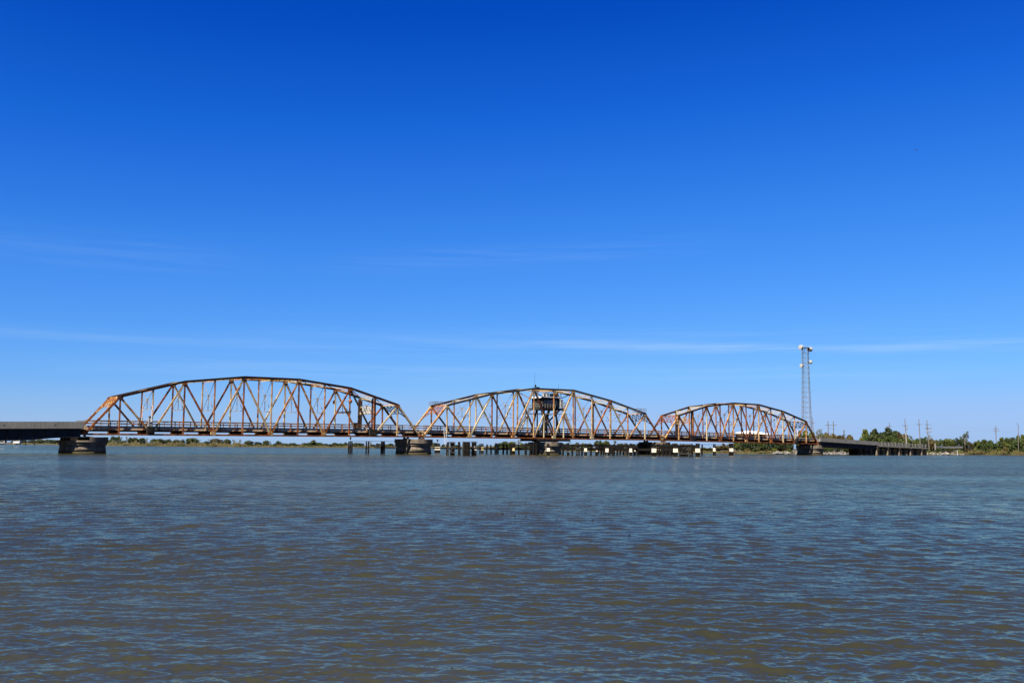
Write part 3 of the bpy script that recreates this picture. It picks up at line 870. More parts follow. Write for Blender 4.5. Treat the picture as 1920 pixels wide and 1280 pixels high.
def operator_house():
    c = qs(6, TW / 2, 0)
    x0, x1, y0, y1 = c.x - 3.05, c.x + 3.05, 0.75, TW - 0.75
    z0 = c.z + 9.05
    fl = MB()
    fl.box(x0 - 0.95, x1 + 0.95, y0 - 0.3, y1 + 0.3, z0 - 0.3, z0)
    for x in (x0 - 0.8, c.x - 1.6, c.x, c.x + 1.6, x1 + 0.8):
        fl.box(x - 0.14, x + 0.14, y0 - 0.32, y1 + 0.32, z0 - 0.62, z0 - 0.302)
    plat = fl.build('house_platform', M['darkmetal'], swing_span)
    rl = MB()
    for x in np.linspace(x0 - 0.9, x1 + 0.9, 9):
        for y in (y0 - 0.25, y1 + 0.25):
            rl.box(x - 0.035, x + 0.035, y - 0.035, y + 0.035, z0, z0 + 1.1)
    for y in (y0 - 0.25, y1 + 0.25):
        for z in (0.55, 1.08):
            rl.bar((x0 - 0.9, y, z0 + z), (x1 + 0.9, y, z0 + z), 0.05, 0.07)
    for x in (x0 - 0.9, x1 + 0.9):
        for z in (0.55, 1.08):
            rl.bar((x, y0 - 0.25, z0 + z), (x, y1 + 0.25, z0 + z), 0.05, 0.07, (1, 0, 0))
    rl.build('guard_rail', M['dish'], plat)
    h = 2.95
    w_ = MB()
    ww = 2.6
    w_.box(x0, x1, y0 + 0.35, y1 - 0.35, z0, z0 + 0.95)
    w_.box(x0 + 0.03, x1 - 0.03, y0 + 0.38, y1 - 0.38, z0 + 0.95, z0 + 2.35)
    w_.box(x0, x1, y0 + 0.35, y1 - 0.35, z0 + 2.35, z0 + h)
    for k in range(6):
        y = y0 + 0.45 + (y1 - y0 - 0.9) * k / 5
        for x in (x0 + 0.01, x1 - 0.01):
            w_.box(x - 0.02, x + 0.02, y - 0.06, y + 0.06, z0 + 0.951, z0 + 2.349)
    wall = w_.build('operator_cabin', M['houseblack'], swing_span)
    dx = (x1 - x0 - 0.12) / 6
    for k in range(7):
        x = x0 + 0.06 + dx * k
        mu = MB(); mu.box(x - 0.07, x + 0.07, y0 + 0.30, y0 + 0.372, z0 + 0.951, z0 + 2.349)
        mu.build('mullion', M['white'] if k in (2, 3, 5) else M['houseblack'], wall)
    for k in range(6):                       # window panes
        g = MB(); xa = x0 + 0.06 + dx * k + 0.065
        g.box(xa, xa + dx - 0.13, y0 + 0.362, y0 + 0.374, z0 + 1.0, z0 + 2.3)
        g.build('window_pane', M['glass'], wall)
    pn = MB()                                # pale door panel on the left corner of the end wall, white shutter at the right
    pn.box(x1 - 0.30, x1 + 0.65, y0 - 0.60, y0 + 0.28, z0 + 0.25, z0 + 2.4)
    pn.box(x1 - 0.36, x1 + 0.71, y0 - 0.66, y0 + 0.3, z0 + 2.4, z0 + 2.5)
    pn.build('white_cabinet', M['dish'], wall)
    r = MB()
    r.box(x0 - 0.75, x1 + 0.75, y0 - 0.25, y1 + 0.25, z0 + h, z0 + h + 0.22)
    r.box(x0 - 0.2, x1 + 0.2, y0 + 0.3, y1 - 0.3, z0 + h + 0.221, z0 + h + 0.36)
    roof = r.build('cabin_roof', M['white'], swing_span)
    zt = z0 + h + 0.36
    for (dx_, dy_, sx_, sy_, sz_, mt) in ((-0.9, 1.4, 0.7, 0.9, 1.15, 'grey'), (0.4, 0.9, 0.7, 0.9, 0.95, 'glass'), (1.4, 1.0, 0.5, 0.6, 1.1, 'steel_rust'),
                                          (-2.2, 1.5, 0.35, 0.4, 1.2, 'dish'), (0.1, 3.4, 1.2, 1.2, 0.8, 'darkmetal'), (2.3, 1.6, 0.4, 0.4, 0.9, 'darkmetal')):
        b = MB()
        x, y = c.x + dx_, y0 + dy_
        b.box(x - sx_ / 2, x + sx_ / 2, y - sy_ / 2, y + sy_ / 2, zt, zt + sz_)
        b.box(x - sx_ / 2 - 0.06, x + sx_ / 2 + 0.06, y - sy_ / 2 - 0.06, y + sy_ / 2 + 0.06, zt + sz_, zt + sz_ + 0.08)
        b.box(x - sx_ / 4, x + sx_ / 4, y - sy_ / 2 - 0.03, y - sy_ / 2 + 0.01, zt + 0.2, zt + sz_ * 0.7)
        b.build('rooftop_unit', M[mt], roof)
    # raking tower legs under the platform
    for sx_ in (-1, 1):
        for w in (0.9, TW - 0.9):
            b = MB(); b.hbar((c.x + sx_ * 3.3, w, c.z + 1.2), (c.x + sx_ * 1.0, w, z0 - 0.6), 0.36, 0.42)
            b.build('tower_leg', M['darkmetal'], swing_span)
        b = MB(); b.hbar((c.x + sx_ * 3.0, 0.9, z0 - 0.6), (c.x - sx_ * 1.2, TW - 0.9, c.z + 1.2), 0.30, 0.36, (1, 0, 0))
        b.build('tower_brace', M['darkmetal'], swing_span)
    b = MB()
    for z in (c.z + 7.3,):
        b.bar((c.x - 3.9, 0.6, z), (c.x + 3.9, 0.6, z), 0.14, 0.2); b.bar((c.x - 3.9, TW - 0.6, z), (c.x + 3.9, TW - 0.6, z), 0.14, 0.2)
        for x in (-3.9, 3.9):
            b.bar((c.x + x, 0.6, z), (c.x + x, 0.6, z0 - 0.6), 0.12, 0.12); b.bar((c.x + x, TW - 0.6, z), (c.x + x, TW - 0.6, z0 - 0.6), 0.12, 0.12)
    b.build('hanger_frame', M['steel_pale'], swing_span)
    for w in (0.3, TW - 0.3):                  # struts holding the cabin off the trusses
        for sg in (-1, 1):
            b = MB(); b.bar((c.x + sg * 3.7, w + (0.2 if w < 1 else -0.2), z0 + h + 0.1), (c.x + sg * 7.3, w, c.z + 13.6), 0.16, 0.2); b.build('cabin_strut', M['steel_pale'], swing_span)
            b = MB(); b.bar((c.x + sg * 3.7, w + (0.2 if w < 1 else -0.2), z0 + 1.6), (c.x + sg * 6.5, w, z0 + 1.6), 0.12, 0.16); b.build('cabin_strut', M['brace'], swing_span)
            b = MB(); b.bar((c.x + sg * 3.9, w + (0.3 if w < 1 else -0.3), c.z + 7.3), (c.x + sg * 5.6, w, c.z + 7.3), 0.12, 0.18); b.build('cabin_strut', M['brace'], swing_span)
            b = MB(); b.bar((c.x + sg * 3.4, w + (0.2 if w < 1 else -0.2), z0 + h + 0.3), (c.x + sg * 2.6, w, c.z + 13.9), 0.14, 0.16); b.build('cabin_strut', M['steel_pale'], swing_span)
    # machinery gallery below the cabin
    b = MB()
    b.box(c.x - 1.5, c.x + 0.3, 0.9, 2.2, z0 - 0.55, z0 + 0.5)
    b.lathe([(0.5, 0), (0.5, 0.9), (0.3, 1.1)], (c.x - 0.2, 1.3, z0 - 0.3), 14)
    b.build('drive_motor', M['steel_rust'], swing_span)
    # stair from deck to platform
    st = MB()
    a, bq = Vector((c.x - 9.6, TW - 1.4, c.z + 1.3)), Vector((c.x - 3.7, TW - 1.4, z0 - 0.1))
    for w in (-0.4, 0.4):
        st.bar(a + Vector((0, w, 0)), bq + Vector((0, w, 0)), 0.06, 0.26)
        st.bar(a + Vector((0, w, 1.0)), bq + Vector((0, w, 1.0)), 0.05, 0.06)
    for k in range(26):
        p_ = a + (bq - a) * (k / 25.0)
        st.box(p_.x - 0.13, p_.x + 0.13, p_.y - 0.37, p_.y + 0.37, p_.z - 0.02, p_.z + 0.02)
    st.build('access_stair', M['galv'], swing_span)
    # drum and rim girder that turn on the pivot pier
    d = MB(); d.lathe([(4.0, -1.05), (4.0, -0.62), (3.7, -0.60), (3.7, -0.25)], (c.x, TW / 2, c.z), 44)
    d.build('turntable_drum', M['darkmetal'], swing_span, smooth=False)
    d = MB()
    d.box(c.x - 6.4, c.x + 6.4, -0.2, 0.25, c.z - 0.86, c.z - 0.19); d.box(c.x - 6.4, c.x + 6.4, TW - 0.25, TW + 0.2, c.z - 0.86, c.z - 0.19)
    for x in (-6.0, -2.0, 2.0, 6.0):
        d.box(c.x + x - 0.2, c.x + x + 0.2, 0.251, TW - 0.251, c.z - 0.8, c.z - 0.2)
    d.build('pivot_girder', M['darkmetal'], swing_span)
    # mast lights and aerials on the crown of the truss
    tp = qs(5.1, 0.6, 14.75)
    d = MB(); d.tube([tp, tp + Vector((0, 0, 4.6))], [0.035, 0.015], 6)
    d.build('whip_aerial', M['darkmetal'], swing_span)
    d = MB(); d.lathe([(0.4, 0), (0.4, 0.12), (0.12, 0.14), (0.12, 0.5), (0.26, 0.55), (0.26, 0.95), (0.1, 1.1)], tp + Vector((0.25, 0, -0.1)), 12)
    d.bar(tp + Vector((-0.7, 0, 0.3)), tp + Vector((1.3, 0, 0.3)), 0.06, 0.06)
    d.box(tp.x + 0.7, tp.x + 1.6, tp.y - 0.3, tp.y + 0.3, tp.z - 0.1, tp.z + 0.3)
    d.build('navigation_light', M['darkmetal'], swing_span)
    tp = qs(6.25, 0.2, 14.8)
    d = MB(); d.tube([tp, tp + Vector((0, 0, 1.7))], [0.04, 0.02], 6); d.build('short_aerial', M['darkmetal'], swing_span)
operator_house()

# white ladder hung from the swing span beside the first rest pier
d = MB()
for w in (-0.35, 0.35):
    d.bar(qs(0.87, -0.45, 2.4) + Vector((w, 0, 0)), qs(0.95, -0.45, -2.6) + Vector((w, 0, 0)), 0.07, 0.08)
for k in range(16):
    c_ = qs(0.87, -0.45, 2.3) + (qs(0.95, -0.45, -2.6) - qs(0.87, -0.45, 2.4)) * (k / 16.0)
    d.bar(c_ + Vector((-0.35, 0, 0)), c_ + Vector((0.35, 0, 0)), 0.05, 0.05)
d.build('access_ladder', M['white'], swing_span)

# ------------------------------------------------------------------ piers
def pier(label, t, ztop, split=0, name='bridge_pier', R=4.6, Rc=5.2):
    c = bpt(t, TW / 2, 0)
    root = thing(name, label, 'pier', c, BTH, 'round concrete bridge piers')
    st = MB(); st.lathe([(R + 0.28, -2.0), (R + 0.265, 0.0), (R + 0.25, 0.36)], (0, 0, 0), 64)
    s_ = MB(); s_.lathe([(R + 0.25, 0.361), (R + 0.05, ztop - 1.85)], (0, 0, 0), 64)
    stem = s_.build('stem', M['pier'], root, smooth=True)
    st.build('waterline_band', M['pier_wet'], stem, smooth=True)
    cp = MB()
    zl = ztop - (0.78 if split else 0.0)
    cp.lathe([(R + 0.03, ztop - 1.849), (Rc - 0.26, ztop - 1.70), (Rc - 0.30, ztop - 1.14), (Rc, ztop - 1.12), (Rc, zl - 0.04), (Rc - 0.06, zl)], (0, 0, 0), 72)
    cap = cp.build('cap', M['pier'], root)
    if split:
        pd = MB()
        a = -math.pi / 2 if split > 0 else math.pi / 2
        pd.lathe([(Rc - 0.01, zl + 0.003), (Rc - 0.01, ztop - 0.05), (Rc - 0.06, ztop)], (0, 0, 0), 36, a, a + math.pi)
        pd.build('bearing_seat', M['pier'], cap)
    for y in (-TW / 2, TW / 2):
        b = MB(); b.box(-0.75, 0.75, y - 0.5, y + 0.5, ztop + 0.003 if not split else ztop + 0.003, ztop + 0.12)
        b.build('bearing_plate', M['under'], cap)
    return root
pier('concrete pier at the left end of the bridge, between girder approach and truss', 0.75, ZB[0] - 0.62, split=1)
pier('concrete pier with stained cap where the left truss meets the swing span', (T1 + T2) / 2, ZB[1] - 0.72)
pier('round pivot pier under the middle of the swing span', (T2 + T3) / 2, ZB[1] - 1.12, name='pivot_pier')
pier('dark fender-ringed pier where the swing span meets the right truss', (T3 + T4) / 2, ZB[2] - 0.72)
pier('concrete pier at the right end of the bridge beside the riprap shore', T5 + 0.6, ZB[3] - 0.62, split=-1)

# ------------------------------------------------------------------ left approach
def left_approach():
    root = thing('girder_approach', 'concrete road approach with solid parapet on deep dark girders, left edge', 'bridge', bpt(0, 0, 0), BTH,
                 'approach spans either side of the trusses')
    def zt(t): return 6.83 + 0.021 * t
    L_ = -60.0
    e1 = -0.35
    w0, w1 = -0.85, TW + 0.85
    for w, sg in ((w0, 1), (w1, -1)):
        mb = MB()
        n = 6
        for k in range(n):
            a, b = L_ + (e1 - L_) * k / n, L_ + (e1 - L_) * (k + 1) / n - 0.03
            prof = [(0, -1.46), (0.0, 0.0), (0.24, 0.0), (0.34, -0.55), (0.5, -0.95), (0.5, -1.46)]
            vs = []
            for x in (a, b):
                for (py, pz) in prof: vs.append((x, w + sg * py, zt(x) + pz))
            m_ = len(prof)
            fs = [(i, (i + 1) % m_, m_ + (i + 1) % m_, m_ + i) for i in range(m_)] + [tuple(range(m_))[::-1], tuple(range(m_, 2 * m_))]
            mb.add(vs, fs)
            xm = a + 0.4 * (b - a)
            mb.box(xm - 0.08, xm + 0.08, w - sg * 0.03 - 0.02, w - sg * 0.03 + 0.02, zt(xm) - 0.72, zt(xm) - 0.45)
        mb.build('parapet', M['concrete'], root)
    mb = MB(); mb.bar((L_, TW / 2, zt(L_) - 1.36), (e1, TW / 2, zt(e1) - 1.36), w1 - w0 - 1.02, 0.24); mb.build('deck_slab', M['concrete'], root)
    mb = MB(); mb.bar((L_, TW / 2, zt(L_) - 1.222), (e1, TW / 2, zt(e1) - 1.222), w1 - w0 - 1.06, 0.012); mb.build('roadway', M['asphalt'], root)
    for k in range(4):
        w = -0.25 + (TW + 0.5) * k / 3
        mb = MB()
        # girder web profile with a haunch that shallows towards the pier
        xs = [L_, -14, -10.5, -7.0, -4.0, -0.9]
        dep = [3.86, 3.86, 3.78, 3.42, 3.30, 3.30]
        for i in range(len(xs) - 1):
            a, b = xs[i], xs[i + 1]
            for (wa, za, zb_) in ((0.035, None, None), (0.30, 'b', None)):
                if za is None:
                    vs = [(a, w - wa, zt(a) - 1.48), (b, w - wa, zt(b) - 1.48), (b, w - wa, zt(b) - dep[i + 1]), (a, w - wa, zt(a) - dep[i]),
                          (a, w + wa, zt(a) - 1.48), (b, w + wa, zt(b) - 1.48), (b, w + wa, zt(b) - dep[i + 1]), (a, w + wa, zt(a) - dep[i])]
                else:
                    vs = [(a, w - wa, zt(a) - dep[i]), (b, w - wa, zt(b) - dep[i + 1]), (b, w - wa, zt(b) - dep[i + 1] - 0.09), (a, w - wa, zt(a) - dep[i] - 0.09),
                          (a, w + wa, zt(a) - dep[i]), (b, w + wa, zt(b) - dep[i + 1]), (b, w + wa, zt(b) - dep[i + 1] - 0.09), (a, w + wa, zt(a) - dep[i] - 0.09)]
                mb.add(vs, [(0, 1, 2, 3), (7, 6, 5, 4), (0, 4, 5, 1), (1, 5, 6, 2), (2, 6, 7, 3), (3, 7, 4, 0)])
        for x in np.arange(L_ + 1.5, -2, 2.4):
            d_ = np.interp(x, xs, dep)
            mb.box(x - 0.015, x + 0.015, w - 0.25, w + 0.25, zt(x) - d_ + 0.01, zt(x) - 1.5)
        mb.build('girder', M['shade_girder'], root)
        b = MB(); b.box(-2.9, -1.5, w - 0.4, w + 0.4, ZB[0] - 0.62 - 0.775, zt(-2) - 3.385); b.build('bearing_block', M['under'], root)
left_approach()

# ------------------------------------------------------------------ right approach
TR1 = t_at(1645.0, -0.6, 5.0)
TR2 = t_at(1738.0, -0.6, 3.6)
ZA, ZBR = z_at(819.8, T5, -0.8), z_at(827.6, TR1, -0.8)
ZC = z_at(833.2, TR2, -0.8)
def right_approach():
    root = thing('girder_approach', 'concrete road approach with solid parapet on shade-tinted blue girders, descending to right shore', 'bridge',
                 bpt(T5, 0, 0), BTH, 'approach spans either side of the trusses')
    Lr = TR1 - T5
    def zt(x): return ZA + (ZBR - ZA) * x / Lr
    e1 = 0.5
    w0, w1 = -0.85, TW + 0.85
    for w, sg in ((w0, 1), (w1, -1)):
        mb = MB(); n = 5
        for k in range(n):
            a, b = e1 + (Lr - e1) * k / n, e1 + (Lr - e1) * (k + 1) / n - 0.03
            prof = [(0, -1.5), (0.0, 0.0), (0.24, 0.0), (0.34, -0.55), (0.5, -0.95), (0.5, -1.5)]
            vs = []
            for x in (a, b):
                for (py, pz) in prof: vs.append((x, w + sg * py, zt(x) + pz))
            m_ = len(prof)
            mb.add(vs, [(i, (i + 1) % m_, m_ + (i + 1) % m_, m_ + i) for i in range(m_)] + [tuple(range(m_))[::-1], tuple(range(m_, 2 * m_))])
        mb.build('parapet', M['concrete'], root)
    mb = MB(); mb.bar((e1, TW / 2, zt(e1) - 1.4), (Lr, TW / 2, zt(Lr) - 1.4), w1 - w0 - 1.02, 0.24); mb.build('deck_slab', M['concrete'], root)
    mb = MB(); mb.bar((e1, TW / 2, zt(e1) - 1.262), (Lr, TW / 2, zt(Lr) - 1.262), w1 - w0 - 1.06, 0.012); mb.build('roadway', M['asphalt'], root)
    for k in range(4):
        w = -0.25 + (TW + 0.5) * k / 3
        mb = MB()
        mb.bar((0.9, w, zt(0.9) - 2.35), (Lr - 0.2, w, zt(Lr) - 2.25), 0.07, 1.66)
        mb.bar((0.9, w, zt(0.9) - 3.22), (Lr - 0.2, w, zt(Lr) - 3.12), 0.5, 0.08)
        for x in np.arange(2.0, Lr - 1, 2.4):
            mb.box(x - 0.015, x + 0.015, w - 0.22, w + 0.22, zt(x) - 3.16, zt(x) - 1.56)
        mb.build('girder', M['shade_girder'], root)
right_approach()

def trestle():
    root = thing('trestle_approach', 'low concrete trestle road with open baluster railing on stubby columns, right shore', 'bridge', bpt(TR1, 0, 0), BTH)
    Lr = TR2 - TR1
    def zt(x): return ZBR - 0.15 + (ZC - ZBR + 0.15) * x / Lr
    mb = MB(); mb.bar((0.1, TW / 2, zt(0) - 1.55), (Lr, TW / 2, zt(Lr) - 1.55), TW + 1.6, 0.55); mb.build('deck_slab', M['concrete'], root)
    mb = MB(); mb.bar((0.1, TW / 2, zt(0) - 1.265), (Lr, TW / 2, zt(Lr) - 1.265), TW + 0.8, 0.012); mb.build('roadway', M['asphalt'], root)
    for w in (-0.62, TW + 0.62):
        mb = MB()
        mb.bar((0.15, w, zt(0) - 0.12), (Lr, w, zt(Lr) - 0.12), 0.22, 0.20)
        mb.bar((0.15, w, zt(0) - 0.62), (Lr, w, zt(Lr) - 0.62), 0.18, 0.30)
        rail = mb.build('balustrade', M['concrete'], root)
        first = None
        for x in np.arange(0.3, Lr, 2.55):
            if first is None:
                ps = MB(); ps.box(-0.17, 0.17, -0.17, 0.17, -1.27, 0.10); ps.box(-0.2, 0.2, -0.2, 0.2, 0.101, 0.16)
                first = o_ = ps.build('rail_post', M['concrete'], rail)
            else:
                o_ = first.copy(); COL.objects.link(o_); o_.parent = rail
            o_.location = (x, w, zt(x))
    for px in (1643.5, 1664, 1685.5, 1706.5, 1727.5):
        x = t_at(px, -0.3, 2.5) - TR1
        b = MB()
        b.bar((x, -0.75, zt(x) - 2.12), (x, TW + 0.75, zt(x) - 2.12), 0.7, 0.56, (1, 0, 0))
        for w in (-0.1, 2.5, 5.3, TW + 0.1):
            b.tube([(x, w, -1.5), (x, w, 0.9), (x, w, zt(x) - 2.42)], [0.62, 0.58, 0.40], 10)
        b.build('column_bent', M['pier'], root)
trestle()

# ------------------------------------------------------------------ crossing gates
def crossing_gate(label, pos, arm_h, rz):
    g = thing('crossing_gate', label, 'barrier gate', pos, rz, 'raised road barrier gates on the bridge')
    b = MB(); b.box(-0.42, 0.42, -0.32, 0.32, -0.25, 1.9); b.box(-0.48, 0.48, -0.38, 0.38, 1.9, 2.0); b.box(-0.3, 0.3, -0.36, -0.32, 0.5, 1.6)
    b.build('cabinet', M['grey'], g)
    a = MB(); a.bar((0.15, -0.42, 1.4), (0.30, -0.42, 1.4 + arm_h), 0.09, 0.16); a.bar((0.15, -0.42, 0.7), (0.15, -0.42, 1.4), 0.14, 0.34)
    a.build('arm', M['white'], g)
    c = MB()
    for k in range(3):
        z = 2.2 + k * arm_h / 3.6
        dx = 0.15 * (z - 1.4) / arm_h
        c.bar((0.15 + dx, -0.42, z), (0.15 + dx + 0.012, -0.42, z + 0.35), 0.10, 0.17)
    c.build('red_band', M['red_paint'], g.children[1])
    return g
def deckp(t, w, z):
    """point on the deck of the spans"""
    if t < T1 + .5: zz = ZB[0] + (ZB[1] - ZB[0]) * t / (T1 - T0)
    elif t < T3 + .5: zz = ZB[1] + (ZB[2] - ZB[1]) * (t - T2) / (T3 - T2)
    else: zz = ZB[2] + (ZB[3] - ZB[2]) * (t - T4) / (T5 - T4)
    return bpt(t, w, zz + z)
crossing_gate('grey gate cabinet with raised white arm, outside the left truss near railing', deckp(t_at(280.5, -0.4), -0.45, 2.1), 3.0, BTH)
crossing_gate('raised white gate arm on the far side of the left truss span', deckp(t_at(260, TW + 0.4), TW - 0.4, 1.9), 3.4, BTH)
crossing_gate('grey gate cabinet on the near railing at the right end of the right truss', deckp(t_at(1492.8, -0.4), -0.45, 1.9), 0.9, BTH)
for (pxx, lab) in ((280.5, 'dark machinery housing under the left gate cabinet'), (1493.5, 'dark machinery housing under the right gate cabinet')):
    c = deckp(t_at(pxx, -0.5), -0.62, 0)
    mh = thing('gate_machinery', lab, 'machinery', c, BTH, 'gate machinery housings')
    b = MB(); b.box(-0.7, 0.7, -0.25, 0.30, 0.1, 1.75); b.box(-0.5, 0.5, -0.35, -0.25, 0.4, 1.5)
    b.build('housing', M['darkmetal'], mh)
    b = MB(); b.tube([(-0.4, -0.3, 0.2), (-0.4, -0.3, -0.2)], 0.07, 8); b.build('drain_pipe', M['under'], mh)
# watch booth beyond the far railing of the left span
bh = thing('gate_booth', 'small dark booth with flat roof beyond the left truss far railing', 'booth', deckp(t_at(668, TW + 1.0), TW + 0.7, 1.1), BTH)
b = MB(); b.box(-0.75, 0.75, -0.6, 0.6, 0, 2.35); b.build('wall', M['houseblack'], bh)
b = MB(); b.box(-0.95, 0.95, -0.8, 0.8, 2.35, 2.5); b.build('roof', M['grey'], bh)
b = MB(); b.box(-0.5, 0.5, -0.63, -0.603, 1.3, 2.0); b.build('window', M['glass'], bh)

# ------------------------------------------------------------------ dolphins and fender piles
def dolphin(px, pyw, wpx, pytop, label, board=None, mark=None, n=None, braces=False, lean=0.0, lamp=False):
    base = at_water(px, pyw)
    Y = base.y
    m_px = Y / F_PX
    h = (pyw - pytop) * m_px
    wd = wpx * m_px
    root = thing('pile_dolphin', label, 'dolphin', (base.x, base.y, 0), math.atan2(base.x, base.y) * -1.0, 'timber pile dolphins around the swing span')
    r = 0.20
    cols = max(1, int(round(wd / 0.42)))
    step = (wd - 2 * r) / max(1, cols - 1) if cols > 1 else 0
    rnd = random.Random(int(px * 7))
    for j in range(2 if cols > 1 or wd > 0.5 else 1):
        for i in range(cols):
            x = -wd / 2 + r + i * step if cols > 1 else 0
            y = j * 0.46 + rnd.uniform(-0.04, 0.04)
            hh = h - rnd.uniform(0, 0.3) * (1 if j == 0 else 0.3)
            b = MB()
            lx = -x * 0.10 + lean
            b.tube([(x * 1.04, y, -1.5), (x + lx * 0.4, y, hh * 0.5), (x + lx, y, hh)], [r * 1.05, r, r * 0.92], 9)
            b.build('pile', M['timber'] if rnd.random() < 0.85 else M['timber_weathered'], root)
    if cols > 1:
        c = MB()
        for z in (h * 0.78, h * 0.36):
            c.box(-wd / 2 - 0.02, wd / 2 + 0.02, -r - 0.05, -r + 0.02, z - 0.07, z + 0.07)
        c.build('cable_band', M['darkmetal'], root)
    if board:
        bx, y0, y1, bw, mt, shape = board
        za, zb_ = (pyw - y1) * m_px, (pyw - y0) * m_px
        cx, hw = (bx - px) * m_px, bw * m_px / 2
        b = MB()
        tw_ = hw * (0.5 if shape == 'trap' else 1.0)
        b.add([(cx - hw, -r - 0.12, za), (cx + hw, -r - 0.12, za), (cx + tw_, -r - 0.12, zb_), (cx - tw_, -r - 0.12, zb_),
               (cx - hw, -r - 0.06, za), (cx + hw, -r - 0.06, za), (cx + tw_, -r - 0.06, zb_), (cx - tw_, -r - 0.06, zb_)],
              [(0, 1, 2, 3), (7, 6, 5, 4), (0, 4, 5, 1), (1, 5, 6, 2), (2, 6, 7, 3), (3, 7, 4, 0)])
        bo = b.build('sign_board', M[mt], root)
        if mark:
            mk = MB()
            for k in range(4):
                xx = cx - hw * 0.62 + k * hw * 0.38
                zz = za + (zb_ - za) * (0.42 + 0.1 * (k % 2))
                mk.box(xx, xx + hw * 0.22, -r - 0.128, -r - 0.124, zz, zz + (zb_ - za) * 0.22)
            mk.build('faded_mark', M['red_paint'], bo)
    if braces:
        c = MB()
        c.bar((-wd / 2, -r - 0.16, h * 0.2), (wd / 2, -r - 0.16, h * 0.75), 0.1, 0.2)
        for z in (h * 0.2, h * 0.55, h * 0.92):
            c.box(-wd / 2 - 0.2, wd / 2 + 0.2, -r - 0.30, -r - 0.06, z - 0.12, z + 0.12)
        c.build('timber_brace', M['timber_weathered'], root)
    if lamp:
        c = MB()
        c.tube([(0, 0.2, h - 0.1), (0, 0.2, h + 0.55)], 0.06, 6)
        c.lathe([(0.2, 0), (0.26, 0.15), (0.26, 0.5), (0.1, 0.62)], (0, 0.2, h + 0.5), 10)
        c.build('marker_lamp', M['darkmetal'], root)
    return root

